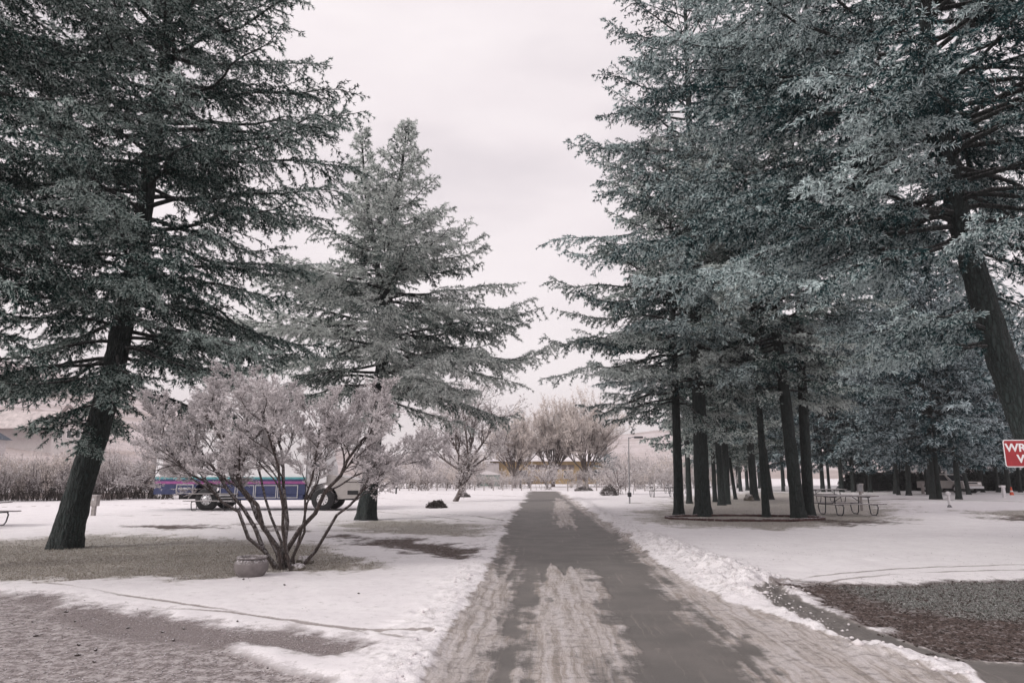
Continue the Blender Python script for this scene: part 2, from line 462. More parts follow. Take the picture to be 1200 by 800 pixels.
ROAD = [(620, 575.5), (654, 575.5), (672, 586), (692, 600), (728, 625), (765, 655), (800, 680), (850, 705), (905, 725), (990, 755), (1060, 775), (1130, 800), (1200, 850), (1200, 980), (430, 980), (487, 830), (503, 790), (520, 760), (545, 712), (570, 672), (585, 642), (592, 618), (606, 598)]
SIDEROAD = [(1130, 779), (1000, 757), (925, 722), (880, 697), (905, 690), (960, 715), (1060, 755), (1130, 776), (1200, 779), (1500, 779), (1700, 1000), (1200, 1000), (1200, 850)]
ASPH = [[(619, 575), (652, 575), (676, 594), (706, 612), (728, 632), (748, 654), (765, 672), (790, 700), (822, 728), (870, 770), (900, 800), (960, 900), (740, 900), (752, 800), (735, 752), (712, 715), (700, 690), (690, 668), (665, 664), (640, 667), (628, 690), (619, 735), (614, 800), (606, 900), (560, 900), (580, 800), (592, 735), (603, 690), (607, 660), (601, 645), (588, 668), (578, 672), (590, 642), (592, 618), (606, 598)],
        [(700, 760), (715, 760), (770, 860), (740, 860)], [(838, 735), (850, 733), (905, 800), (880, 802)]]
CENTRE = [(650, 584), (660, 584), (668, 594), (676, 612), (672, 622), (664, 612), (654, 616), (650, 600)]
CENTRE2 = [(668, 586), (676, 590), (720, 622), (712, 622), (690, 608)]
RSLUSH = [(748, 660), (775, 672), (840, 740), (900, 800), (1020, 900), (940, 900), (850, 800), (800, 745), (770, 700)]
GRASS = [[(-200, 634), (0, 634), (60, 629), (150, 627), (240, 631), (330, 636), (400, 644), (425, 655), (436, 667), (400, 674), (340, 671), (300, 674), (240, 683), (100, 680), (0, 684), (-200, 684)],
         [(386, 613), (440, 610), (520, 612), (566, 615), (574, 622), (556, 630), (490, 629), (420, 623)],
         [(740, 603), (775, 594), (800, 583), (880, 577), (960, 577), (1000, 583), (1040, 590), (1058, 603), (1048, 612), (990, 617), (900, 620), (800, 619), (760, 613)],
         [(1130, 600), (1200, 598), (1300, 600), (1300, 612), (1190, 611)]]
GRASSR = [(1000, 690), (1060, 686), (1200, 684), (1330, 684), (1330, 735), (1200, 732), (1100, 722), (1030, 706)]
DIRT = [[(900, 690), (960, 685), (1060, 683), (1200, 681), (1500, 681), (1500, 779), (1200, 779), (1130, 777), (1060, 755), (960, 716)],
        [(395, 628), (450, 630), (510, 636), (562, 644), (564, 655), (540, 656), (480, 648), (430, 638)],
        [(-60, 586), (185, 583.5), (185, 577), (-60, 577)], [(300, 615), (345, 617), (360, 622), (320, 622)], [(168, 617), (220, 616), (262, 620), (200, 621)],
        [(958, 609), (1005, 610), (1040, 608), (1044, 613), (1000, 617), (965, 616)],
        [(1165, 607), (1200, 605), (1260, 606), (1260, 611), (1190, 611)]]
GRAVEL = [[(-300, 692), (0, 694), (50, 697), (95, 706), (60, 712), (160, 722), (250, 735), (270, 745), (330, 741), (400, 748), (432, 762), (400, 774), (340, 768), (290, 752), (272, 756), (340, 782), (385, 796), (370, 1000), (-300, 1000)]]
DARKG = [[(60, 708), (150, 718), (250, 733), (300, 741), (390, 747), (430, 762), (400, 773), (340, 767), (300, 755), (230, 760), (150, 745), (70, 725)], [(0, 690), (60, 694), (92, 706), (30, 706)]]
ROADV = (G(629.5, 575)-G(560, 800)); RANG = math.atan2(G(637, 576)[0]-G(660, 800)[0], G(637, 576)[1]-G(660, 800)[1])

s_in = np.linspace(-1, 1, 760)
s_all = np.concatenate([-np.array([40, 20, 10, 6, 3.5, 2.2, 1.6, 1.3, 1.15, 1.06]), s_in, np.array([1.06, 1.15, 1.3, 1.6, 2.2, 3.5, 6, 10, 20, 40])])
ys = [-120, -60, -25, -8, 0, 2.5, 4.0]
y = 4.6
while y < 16: ys.append(y); y *= 1.0042
while y < 75: ys.append(y); y *= 1.011
while y < 130: ys.append(y); y *= 1.04
ys += [160, 220, 320, 500, 900, 1800, 3000]
ys = np.array(ys)
WY = .82*np.maximum(np.abs(ys), 4)+2.5
GX = s_all[None, :]*WY[:, None]; GY = np.broadcast_to(ys[:, None], GX.shape)
wob1 = (fbm(GX*.9, GY*.9, 3, 3)-.5); wob2 = (fbm(GX*4, GY*4, 9, 3)-.5)
def mask(sd, soft, wob=1.0):
    sc = np.clip(GY/14, .4, 4)
    d = sd+wob1*1.1*wob*sc+wob2*.95*wob*sc
    return np.clip(.5+d/(2*soft*sc), 0, 1)
near = (np.abs(GX) < 150) & (GY > 2) & (GY < 160)
def M(polys, soft, wob=1.0):
    out = np.zeros(GX.shape)
    for p in polys: out = np.maximum(out, mask(poly_sd(GX, GY, p), soft, wob))
    return out
m_road = M([ROAD], .12, .22); m_side = M([SIDEROAD], .12, .2)
m_road = np.maximum(m_road, m_side)
# asphalt bare / slush; streaks run along the road
ca, sa = math.cos(RANG), math.sin(RANG)
RU = GX*ca-GY*sa; RV = GX*sa+GY*ca
streak = fbm(RU*9, RV*.7, 21, 3)-.5
m_asph = np.zeros(GX.shape)
GYs = GY+(fbm(RU*6, RV*.25, 91, 3)-.5)*np.clip(GY*.35, 1, 5)
GXs = GX+(fbm(RU*1.5, RV*3.5, 92, 3)-.5)*.35
for p in ASPH: m_asph = np.maximum(m_asph, np.clip(.5+(poly_sd(GXs, GYs, p)+streak*.5+wob2*.25)/.34, 0, 1))
for p in (CENTRE, CENTRE2): m_asph = np.minimum(m_asph, 1-np.clip(.5+(poly_sd(GXs, GYs, p)+streak*.4)/.3, 0, .9))
m_asph = np.maximum(m_asph, m_side*.93)
m_grass = M(GRASS, .55, 1.3)
m_grassr = M([GRASSR], .5, 1)
m_dirt = M(DIRT, .4, 1.0)
m_gravel = M(GRAVEL, .4, .9); m_darkg = M(DARKG, .25, .6)
# tyre grooves across the snow, plus shade strips painted on the far right ground
groove = np.zeros(GX.shape)
for pts, wd in (([(40, 684), (180, 706), (330, 728), (430, 741), (505, 744)], .05), ([(150, 712), (280, 722), (400, 738), (470, 752)], .05),
                ([(905, 690), (960, 676), (1050, 668), (1200, 664), (1400, 662)], .06), ([(940, 688), (1000, 680), (1080, 673), (1200, 671), (1400, 669)], .07),
                ([(190, 590), (330, 596), (440, 600), (560, 612)], .12), ([(430, 583), (520, 589), (600, 594)], .15), ([(440, 597), (560, 606), (590, 612)], .12),
                ([(480, 578), (560, 580), (612, 582)], .3), ([(0, 595), (120, 592), (200, 596)], .12), ([(120, 606), (250, 604), (420, 606)], .12),
                ([(960, 588), (1060, 585), (1260, 590)], .5), ([(1000, 580), (1100, 579), (1260, 580)], .8), ([(740, 590), (800, 588), (860, 590)], .5)):  # wide strips at far right put ground shade into the colour
    d, sl = line_d(GX, GY, pts)
    groove = np.maximum(groove, np.clip(1.7*(1-d/wd), 0, 1)*(np.clip(fbm(sl*.8+pts[0][0], d*0, 5, 3)*3-.8, 0, 1)*.7+.3))
# plough ridge along the right verge
ridge = np.zeros(GX.shape)
for pts, amp, wd in (([(672, 583), (700, 598), (722, 612), (745, 628)], .09, .4), ([(745, 628), (790, 650), (820, 660), (858, 678), (888, 696)], .17, .55),
                     ([(888, 696), (960, 735), (1040, 768), (1110, 792)], .06, .35), ([(606, 594), (588, 610), (566, 640)], .05, .35), ([(566, 660), (540, 700), (505, 750), (470, 800)], .05, .4)):
    d, sl = line_d(GX, GY, pts)
    ridge = np.maximum(ridge, amp*np.exp(-(d/wd)**2)*(.45+1.1*fbm(GX*2.2, GY*2.2, 31, 3)))
lump = fbm(GX*7, GY*7, 40, 4, .6)
onridge = np.clip(ridge/.07, 0, 1)
bare = np.maximum.reduce([m_road, m_dirt*.9, m_gravel*.9, m_grass*.8, m_grassr*.8])
Z = .045*(1-bare)+(fbm(GX*.5, GY*.5, 50, 3)-.5)*.05*(1-m_road)+ridge*(.75+.9*(lump-.5))+onridge*(lump-.5)*.07
Z += (fbm(GX*3, GY*3, 60, 3)-.5)*.02*(1-m_road)+(fbm(GX*11, GY*11, 61, 2)-.5)*.006*(1-m_road)
slushy = m_road*(1-m_asph)
Z += slushy*.016
Z += (m_dirt+m_grassr)*(fbm(GX*9, GY*9, 71, 3, .6)-.5)*.03
Z += m_gravel*(fbm(GX*5, GY*5, 72, 3, .6)-.5)*.014
Z -= groove*.008*(1-bare)
# footprints trodden across the snow by the pot and the right lawn
rng = np.random.default_rng(77)
for a, b, n in (((1040, 660), (1060, 620), 7), ((455, 745), (480, 710), 5)):
    for i in range(n):
        t = i/n; q = G(a[0]*(1-t)+b[0]*t+rng.normal(0, 14), a[1]*(1-t)+b[1]*t+rng.normal(0, 6))
        sel = (np.abs(GX-q[0]) < .4) & (np.abs(GY-q[1]) < .4)
        th = rng.uniform(0, 6); dx = GX[sel]-q[0]; dy = GY[sel]-q[1]
        e = ((dx*math.cos(th)+dy*math.sin(th))/.14)**2+((dy*math.cos(th)-dx*math.sin(th))/.07)**2
        Z[sel] -= .022*np.exp(-e**2)-.004*np.exp(-(np.sqrt(e)-1.5)**2*3)
fade = np.clip((150-GY)/60, 0, 1)*np.clip((GY-2)/2, 0, 1); Z *= fade
for a in (m_road, m_asph, m_grass, m_grassr, m_dirt, m_gravel, m_darkg, groove, onridge): a[~near] = 0

mg, nt, b = new_mat('snowy_ground')
pos = N(nt, 'ShaderNodeTexCoord').outputs['Object']
mpr = N(nt, 'ShaderNodeMapping'); mpr.inputs['Rotation'].default_value = (0, 0, RANG); L(nt, pos, mpr.inputs[0])
mps = N(nt, 'ShaderNodeMapping'); mps.inputs['Scale'].default_value = (13, .55, 1); 
wv = N(nt, 'ShaderNodeTexNoise'); wv.inputs['Scale'].default_value = 2.2; wv.inputs['Detail'].default_value = 3; L(nt, pos, wv.inputs['Vector'])
ws = N(nt, 'ShaderNodeVectorMath', operation='MULTIPLY_ADD'); ws.inputs[1].default_value = (.13, .13, 0); L(nt, wv.outputs['Color'], ws.inputs[0]); L(nt, mpr.outputs[0], ws.inputs[2]); L(nt, ws.outputs[0], mps.inputs[0])
n_f = noise(nt, pos, 38, 4, .7); n_m = noise(nt, pos, 9, 4, .65); n_c = noise(nt, pos, 1.3, 4, .6); n_s = noise(nt, mps.outputs[0], 1, 6, .72); n_vf = noise(nt, pos, 110, 3, .7)
n_fm = val(nt, 'ADD', val(nt, 'MULTIPLY', n_f, .45), val(nt, 'MULTIPLY', n_m, .55))
def thr(fac, nz, amp, sharp):
    """noise-broken edge of a mask"""
    a = val(nt, 'ADD', fac, val(nt, 'MULTIPLY', val(nt, 'SUBTRACT', nz, .5), amp))
    return val(nt, 'ADD', val(nt, 'MULTIPLY', val(nt, 'SUBTRACT', a, .5), sharp), .5, True)
snow = mixc(nt, ramp(nt, n_c, .35, .65), (.80, .765, .78), (.86, .83, .84))
snow = mixc(nt, val(nt, 'MULTIPLY', ramp(nt, n_fm, .54, .70), .4), snow, (.56, .52, .50))
# grass
gcol = mixc(nt, ramp(nt, n_c, .4, .6), (.24, .205, .155), (.10, .105, .085))
gcol = mixc(nt, ramp(nt, n_f, .36, .56), gcol, (.50, .465, .43))
gcol = mixc(nt, val(nt, 'MULTIPLY', ramp(nt, n_fm, .46, .58), .7), gcol, (.60, .565, .55))
col = mixc(nt, thr(attr(nt, 'grass'), n_fm, 2.2, 1.6), snow, gcol)
# gravel, frosted
vg = N(nt, 'ShaderNodeTexVoronoi'); vg.inputs['Scale'].default_value = 55; L(nt, pos, vg.inputs['Vector'])
stone = mixc(nt, vg.outputs['Color'], (.10, .085, .082), (.30, .26, .255))
frosty = mixc(nt, ramp(nt, n_fm, .45, .62), stone, (.60, .555, .555))
gv = mixc(nt, thr(attr(nt, 'darkg'), n_fm, 2.2, 1.8), frosty, mixc(nt, ramp(nt, n_vf, .42, .60), (.075, .06, .056), (.42, .37, .37)))
col = mixc(nt, thr(attr(nt, 'gravel'), n_fm, 2.0, 1.8), col, gv)
# bare soil and mulch
dcol = mixc(nt, ramp(nt, n_f, .38, .62), (.045, .032, .028), (.125, .088, .076))
dcol = mixc(nt, val(nt, 'MULTIPLY', ramp(nt, n_vf, .58, .72), .5), dcol, (.42, .39, .39))
dcol = mixc(nt, val(nt, 'MULTIPLY', ramp(nt, n_fm, .50, .62), .45), dcol, (.52, .48, .48))
col = mixc(nt, thr(attr(nt, 'dirt'), n_fm, 2.0, 2.0), col, dcol)
gr = mixc(nt, ramp(nt, n_f, .46, .58), (.050, .047, .042), (.42, .43, .42))
col = mixc(nt, val(nt, 'MULTIPLY', thr(attr(nt, 'grassr'), n_fm, 2.6, 1.2), .6), col, gr)
# grooves and the painted shade strips
col = mixc(nt, val(nt, 'MULTIPLY', thr(attr(nt, 'groove'), n_f, .8, 1.8), .85), col, (.27, .235, .22))
# packed dirty snow and asphalt
slA = mixc(nt, ramp(nt, n_c, .38, .62), (.47, .425, .40), (.40, .345, .305))
slA = mixc(nt, ramp(nt, n_s, .42, .62), slA, (.60, .56, .555))
slA = mixc(nt, val(nt, 'MULTIPLY', ramp(nt, n_m, .50, .66), .6), slA, (.19, .17, .16))
slA = mixc(nt, val(nt, 'MULTIPLY', ramp(nt, n_s, .50, .38), .4), slA, (.17, .155, .145))
slA = mixc(nt, val(nt, 'MULTIPLY', ramp(nt, n_f, .55, .68), .5), slA, (.66, .625, .63))
aph = mixc(nt, ramp(nt, n_vf, .35, .65), (.112, .104, .098), (.175, .163, .154))
aph = mixc(nt, val(nt, 'MULTIPLY', ramp(nt, n_c, .4, .62), .6), aph, (.205, .187, .175))
aph = mixc(nt, val(nt, 'MULTIPLY', ramp(nt, n_s, .58, .72), .45), aph, (.42, .37, .33))
am = val(nt, 'ADD', attr(nt, 'asph'), val(nt, 'ADD', val(nt, 'MULTIPLY', val(nt, 'SUBTRACT', n_s, .5), 1.0), val(nt, 'MULTIPLY', val(nt, 'SUBTRACT', n_f, .5), .6)))
am = val(nt, 'ADD', am, val(nt, 'MULTIPLY', val(nt, 'SUBTRACT', n_m, .5), .7))
am = val(nt, 'ADD', val(nt, 'MULTIPLY', val(nt, 'SUBTRACT', am, .5), 1.9), .5, True)
slA = mixc(nt, val(nt, 'MULTIPLY', ramp(nt, n_vf, .52, .66), .35), slA, (.24, .215, .20))
rcol = mixc(nt, am, slA, aph)
rm = thr(attr(nt, 'road'), n_m, .9, 3)
col = mixc(nt, rm, col, rcol)
# trampled dirt in the plough ridge
col = mixc(nt, val(nt, 'MULTIPLY', val(nt, 'MULTIPLY', attr(nt, 'ridge'), ramp(nt, n_m, .48, .66)), .45), col, (.36, .33, .32))
L(nt, col, b.inputs['Base Color'])
rr = val(nt, 'SUBTRACT', .85, val(nt, 'MULTIPLY', val(nt, 'MULTIPLY', rm, am), .22)); L(nt, rr, b.inputs['Roughness'])
b.inputs['Specular IOR Level'].default_value = .25
rough_zone = val(nt, 'ADD', val(nt, 'ADD', attr(nt, 'grass'), val(nt, 'MULTIPLY', attr(nt, 'gravel'), .35)), val(nt, 'ADD', attr(nt, 'dirt'), val(nt, 'ADD', attr(nt, 'ridge'), val(nt, 'MULTIPLY', attr(nt, 'road'), val(nt, 'SUBTRACT', 1.15, am)))), True)
hh = val(nt, 'MULTIPLY', val(nt, 'ADD', n_f, val(nt, 'MULTIPLY', n_m, 1.5)), val(nt, 'ADD', val(nt, 'MULTIPLY', rough_zone, .9), .10))
bump(nt, b, hh, .7, .022)

zone = np.zeros(GX.shape, int)                                    # 0 snow 1 road 2 grass 3 gravel 4 soil
zone[m_grass > .5] = 2; zone[m_gravel > .5] = 3; zone[(m_dirt > .5)] = 4; zone[m_road > .5] = 1
ny, nx = GX.shape
VV = np.stack([GX, GY, Z], -1).reshape(-1, 3)
ii = np.arange(ny-1)[:, None]*nx; jj = np.arange(nx-1)[None]
Q = np.stack([ii+jj, ii+jj+1, ii+nx+jj+1, ii+nx+jj], -1)
zc = zone[:-1, :-1]
AT = dict(road=m_road, asph=m_asph, grass=m_grass, grassr=m_grassr, dirt=m_dirt, gravel=m_gravel, darkg=m_darkg, groove=groove, ridge=onridge)
def ground_z(x, y):
    i = min(max(int(np.searchsorted(ys, y))-1, 0), ny-2); wdt = WY[i]
    j = min(max(int(np.searchsorted(s_all, x/wdt)), 0), nx-1)
    return float(Z[i, j])
for z, nm in ((0, 'snow_ground'), (1, 'road'), (2, 'lawn'), (3, 'gravel_drive'), (4, 'bare_soil')):
    q = Q[zc == z]; u, inv = np.unique(q, return_inverse=True)
    me = mesh_np(nm, VV[u], [inv.reshape(-1, 4)], {k: a.ravel()[u] for k, a in AT.items()}, smooth=True)
    tag(link(nm, me, mg), kind='structure')

# clods of snow thrown up by the plough, gravel stones, frosted grass blades
def rocks(name, pts, sizes, mat, seed=1, flat=.7):
    rng = np.random.default_rng(seed); n = len(pts)
    base = np.array([(1, 0, 0), (-1, 0, 0), (0, 1, 0), (0, -1, 0), (0, 0, 1), (0, 0, -1), (.6, .6, .55), (-.6, .6, .5), (.55, -.6, .5), (-.6, -.6, .55)])
    tri = np.array([(0, 6, 4), (6, 2, 4), (2, 7, 4), (7, 1, 4), (1, 9, 4), (9, 3, 4), (3, 8, 4), (8, 0, 4), (0, 5, 2), (2, 5, 1), (1, 5, 3), (3, 5, 0), (0, 2, 6), (2, 1, 7), (1, 3, 9), (3, 0, 8)])
    v = base[None]*rng.uniform(.65, 1.3, (n, 10, 1))*sizes[:, None, None]
    th = rng.uniform(0, 6.28, n); c, s = np.cos(th)[:, None], np.sin(th)[:, None]
    v = np.stack([v[..., 0]*c-v[..., 1]*s, v[..., 0]*s+v[..., 1]*c, v[..., 2]*flat], -1)+pts[:, None]
    f = (tri[None]+(np.arange(n)*10)[:, None, None]).reshape(-1, 3)
    return link(name, mesh_np(name, v.reshape(-1, 3), [f]), mat)
def scatter(rng, maskarr, n, yr, power=1.0):
    """random cells where mask is high"""
    sel = (maskarr > .55) & (GY > yr[0]) & (GY < yr[1]) & (np.abs(GX) < .8*GY+2)
    idx = np.flatnonzero(sel.ravel()); pr = maskarr.ravel()[idx]**power
    k = rng.choice(idx, n, p=pr/pr.sum())
    p = VV[k].copy(); p[:, :2] += rng.normal(0, .03, (n, 2)); return p
rng = np.random.default_rng(5)
M_SNOWCLOD = paint('snow_clods', (.73, .69, .70), .85, var=.06, scale=20)
M_STONE = paint('gravel_stones', (.17, .145, .14), .9, var=.45, frost=.5, scale=30)
M_MULCH = paint('soil_crumbs', (.060, .045, .040), .95, var=.6, frost=0, scale=30)
p = scatter(rng, onridge, 1200, (5, 40), 4); tag(rocks('snow_clods', p, .005+.024*rng.random(len(p))**2.5+np.where(rng.random(len(p)) < .03, .03, 0), M_SNOWCLOD), 'broken lumps of ploughed snow along the road verge', 'snow', kind='stuff')
p = scatter(rng, m_gravel, 5000, (4.6, 12)); tag(rocks('loose_gravel', p, rng.uniform(.003, .011, len(p)), M_STONE, 2), 'small frosted stones strewn over the gravel drive', 'gravel', kind='stuff')
p = scatter(rng, m_dirt, 6000, (4.6, 13)); tag(rocks('soil_crumbs', p, rng.uniform(.004, .02, len(p)), M_MULCH, 3), 'dark crumbs of soil and bark in the bare beds', 'soil', kind='stuff')
lit = np.clip(fbm(GX*.7, GY*.7, 66, 3)*1.6-.3, 0, 1)*(1-m_road)*(GY < 45)
p = scatter(rng, lit, 1500, (5, 30), 2); tag(rocks('needle_litter', p, rng.uniform(.003, .012, len(p)), M_MULCH, 7, .4), 'dark bits of bark and needles scattered on the snow', 'litter', kind='stuff')
def grass(name, maskarr, n, yr, mat, h, seed, label):
    rng = np.random.default_rng(seed)
    p = scatter(rng, maskarr, n, yr)
    poly = np.stack([p-[0, 0, .01], p+np.array([0, 0, 1.0])*h*.6+rng.normal(0, h*.35, p.shape)], 1)
    v, a = blades(rng, poly, 3, h, .008, spread=.8, frost=.5, fj=.35)
    v[:, 2] = np.maximum(v[:, 2], -.01)
    tag(link(name, mesh_np(name, v, [np.arange(len(v)).reshape(-1, 4)], {'frost': a}), mat), label, 'grass', kind='stuff')
M_GRASS = frost_twig_mat('frosted_grass', (.14, .125, .09), (.66, .615, .57))
M_GRASSR = frost_twig_mat('dark_frosted_grass', (.045, .050, .038), (.42, .43, .42))
grass('frosted_grass', m_grass, 52000, (9, 40), M_GRASS, .028, 11, 'short frosted grass showing through the thin snow')
grass('weedy_grass', m_grassr, 4000, (5, 14), M_GRASSR, .03, 12, 'dark frosted weeds in the soil by the side road')

# hills
def hills():
    naz = 220; dist = [110, 140, 180, 230, 300, 380, 480, 620, 900]
    prof = [(-90, .20), (-60, .19), (-42, .165), (-36, .135), (-30, .115), (-24, .09), (-18, .06), (-12, .035), (-6, .02), (0, .02), (3, .025), (5, .048), (7, .060), (12, .066), (20, .075), (40, .09), (90, .1)]
    pa = [a for a, _ in prof]; pv = [v for _, v in prof]
    V = []
    for i in range(naz):
        az = -95+190*i/(naz-1); e = float(np.interp(az, pa, pv))
        left = max(0, min(1, (-az-4)/14))
        for k, d in enumerate(dist):
            t0 = 130-60*0*left; ttop = 560 if az > 0 else 330
            rise = 0
            st = 300 if az > -2 else 300-200*left
            if d > st*1.0: rise = min(1, (d-st)/(ttop-st))
            rise = rise**(1.0 if left > .5 else 1.3)
            z = -.6+rise*(e*ttop+1.6)*(1+.10*mnoise.noise(Vector((az*.12, d*.01, 3))))+(mnoise.noise(Vector((az*.4, d*.03, 8)))*2*rise)
            V.append((d*math.sin(R(az)), d*math.cos(R(az)), z))
    V = np.array(V); nk = len(dist)
    i = np.arange(naz-1)[:, None]*nk; k = np.arange(nk-1)[None]
    F = np.stack([i+k, i+k+1, i+nk+k+1, i+nk+k], -1).reshape(-1, 4)
    m, nt, b = new_mat('snowy_hillside')
    tc = N(nt, 'ShaderNodeTexCoord').outputs['Object']
    mp = N(nt, 'ShaderNodeMapping'); mp.inputs['Scale'].default_value = (.012, .012, .35); L(nt, tc, mp.inputs[0])
    n1 = noise(nt, mp.outputs[0], 1, 5, .6); n2 = noise(nt, tc, .25, 5, .7)
    c = mixc(nt, ramp(nt, n1, .45, .6), (.62, .55, .55), (.42, .35, .33))
    c = mixc(nt, val(nt, 'MULTIPLY', ramp(nt, n2, .52, .66), .6), c, (.28, .23, .22))
    L(nt, c, b.inputs['Base Color']); b.inputs['Roughness'].default_value = .95
    return tag(link('hills', mesh_np('hills', V, [F], smooth=True), m), kind='structure')
hills()
# ------------------------------------------------------------------ conifers
def place(root, base):
    root.location = (float(base[0]), float(base[1]), -.02)
def trunk_path(pts, D, base):
    """photo pixels of the trunk at depth D -> local path"""
    out = []
    for a in pts:
        px, py = a[0], a[1]; dd = a[2] if len(a) > 2 else 0
        q = P(px, py, D+dd); out.append(q-base)
    out[0] = out[0]*0-np.array([0, 0, .05])
    return np.array(out)
def pf(pairs):
    xs = [a for a, _ in pairs]; yv = [b for _, b in pairs]
    return lambda f: float(np.interp(f, xs, yv))
counts = {}
# the big leaning spruce on the left
b0 = G(75, 642); D = b0[1]
path = trunk_path([(75, 642), (90, 582), (109, 520), (128, 455), (144, 380), (163, 290), (178, 180), (190, 90), (200, 0), (206, -90), (210, -210)], D, b0)
T1, counts['T1'] = conifer('spruce_tree', path, [.315, .28, .265, .25, .23, .20, .17, .14, .10, .07, .02], 3.5,
    pf([(0, 3.3), (.12, 4.9), (.3, 5.2), (.5, 4.9), (.65, 4.2), (.8, 2.8), (1, .5)]), 165, 101, M_FOL_L, spacing=.16, tspace=.098, nb=12, blen=.054, bw=.017,
    frost=.52, sides=56, rings=170, hang=-.3, seclimit=1.15, flare=.24,
    inner=.2, fvar=.17, extra=[(5.2, R(-80), 3.2), (6.2, R(-100), 3.4), (7.3, R(-70), 3.2), (8.3, R(-95), 3.2), (9.5, R(-80), 3.0), (4.4, R(-60), 3.0), (2.75, R(-70), 1.9), (2.9, R(-110), 1.7), (3.2, R(-95), 2.2), (4.3, R(195), 3.6)])
place(T1, b0); tag(T1, 'huge frosted spruce with thick dark trunk leaning right, on the near left lawn', 'tree', 'conifers flanking the drive')
# spruce outside the frame on the left whose branches hang into the picture
bL = np.array([-12.2, 11.2, 0.0])
path = [(0, 0, -.05), (.1, 0, 3), (.25, .1, 8), (.4, .1, 13), (.5, .1, 18)]
T0, counts['T0'] = conifer('spruce_tree', path, [.38, .3, .22, .14, .02], 5.0, pf([(0, 3.8), (.2, 5.1), (.5, 4.9), (.8, 3), (1, .4)]), 130, 102, M_FOL_L,
    spacing=.17, tspace=.11, nb=11, blen=.055, bw=.017, frost=.40, hang=-.5, pitch=(-.25, .5), droop=.33, azim=lambda r, a, f: r.uniform(R(-100), R(130), len(a)))
place(T0, bL); tag(T0, 'dark spruce whose branches hang into the picture at its upper left edge', 'tree', 'conifers flanking the drive')
# twin-topped spruce behind the shrub
b0 = G(429, 610); D = b0[1]
path = trunk_path([(429, 610), (436, 540), (446, 450), (452, 380), (458, 300), (466, 230), (478, 143)], D, b0)
T2, counts['T2'] = conifer('spruce_tree', path, [.32, .27, .24, .2, .15, .09, .015], 4.3,
    pf([(0, 4.2), (.12, 5.8), (.25, 6.0), (.38, 5.0), (.5, 3.7), (.62, 2.3), (.75, 1.3), (1, .25)]), 135, 103, M_FOL_2, spacing=.17, tspace=.11, nb=10, blen=.07, bw=.022,
    frost=.92, sides=36, rings=110, seclimit=1.1, pitch=(-.08, .8), droop=.3,
    extra=[(5.4, R(5), 6.4), (5.7, R(-12), 6.3), (4.9, R(15), 5.4), (6.5, R(-5), 5.9)])
# second leader
hub = path[4]; ztop = P(424, 150, D)-b0
p2 = [hub*0+path[3], P(436, 270, D)-b0, P(427, 220, D)-b0, ztop]
tmp, _ = conifer('second_leader', p2, [.14, .1, .06, .012], float(p2[0][2])+.8, pf([(0, 2.4), (.3, 1.6), (.6, .95), (1, .2)]), 60, 104, M_FOL_2, spacing=.17, tspace=.11,
    nb=10, blen=.07, bw=.022, frost=.88, sides=10, rings=30, flare=0, pitch=(.1, .9))
for ch in list(tmp.children):
    ch.parent = T2; ch.name = {'t': 'second_trunk', 'b': 'branches', 'c': 'crown'}[ch.name[0]]
bpy.data.objects.remove(tmp)
place(T2, b0); tag(T2, 'tall twin-topped frosted spruce rising behind the truck and round shrub', 'tree', 'conifers flanking the drive')
# big fir on the right, trunk leaning left
D = 14.0; b0 = P(1288, 680, D); b0[2] = 0
path = trunk_path([(1288, 680), (1255, 615), (1208, 508), (1172, 415), (1144, 325), (1122, 250), (1103, 150), (1088, 50), (1076, -50), (1065, -200)], D, b0)
A1, counts['A'] = conifer('fir_tree', path, [.36, .32, .30, .27, .24, .215, .18, .15, .10, .03], 6.6,
    pf([(0, 4.6), (.1, 6.0), (.2, 6.8), (.45, 6.6), (.7, 5.2), (.85, 3.4), (1, .6)]), 135, 105, M_FOL_R, spacing=.18, tspace=.115, nb=12, blen=.060, bw=.021,
    frost=.62, sides=56, inner=.26, fvar=.26, rings=170, seclimit=1.2, hang=-.22, pitch=(-.1, .5), droop=.3,
    extra=[(7.6, R(172), 7.6), (9.0, R(165), 7.0), (10.5, R(176), 6.6), (6.9, R(180), 7.2), (7.2, R(205), 4.6), (6.5, R(-120), 4.0), (4.6, R(205), 2.9), (4.2, R(188), 2.6), (4.4, R(160), 3.0), (4.9, R(175), 3.5), (6.5, R(195), 5.6), (5.4, R(20), 2.8), (5.9, R(60), 3.6), (6.3, R(0), 3.5), (4.8, R(90), 3.0), (7.6, R(-135), 3.6), (9.4, R(-140), 3.8)])
place(A1, b0); tag(A1, 'huge blue-grey frosted fir with dark trunk leaning left, behind the red sign', 'tree', 'conifers flanking the drive')
# spruces over the brick ring
def group_tree(px, py, r, h, lean, seed, zb, prof, nl, mat, frost, label, extra=None, name='spruce_tree', nb=9, tsp=.12, sp=.19, blen=.075, bw=.026, cat='tree', group='conifers flanking the drive', sides=28):
    b0 = G(px, py)
    path = [(0, 0, -.05), (lean*.2, 0, h*.25), (lean*.55, .1, h*.55), (lean, .1, h)]
    t, n = conifer(name, path, [r, r*.8, r*.5, .02], zb, prof, nl, seed, mat, spacing=sp, tspace=tsp, nb=nb, blen=blen, bw=bw, frost=frost, sides=sides, rings=70, seclimit=1.1, extra=extra)
    place(t, b0); tag(t, label, cat, group); counts[label[:20]] = n
    return t
S1 = group_tree(796, 603, .20, 17, .3, 201, 4.4, pf([(0, 4.2), (.15, 5.0), (.4, 5.0), (.7, 3.2), (1, .3)]), 85, M_FOL_G, .78,
    'slim-trunked frosted spruce at the left end of the brick ring', extra=[(6.6, R(185), 5.6), (7.4, R(178), 5.4), (4.8, R(200), 3.8), (9.2, R(183), 5.4)])
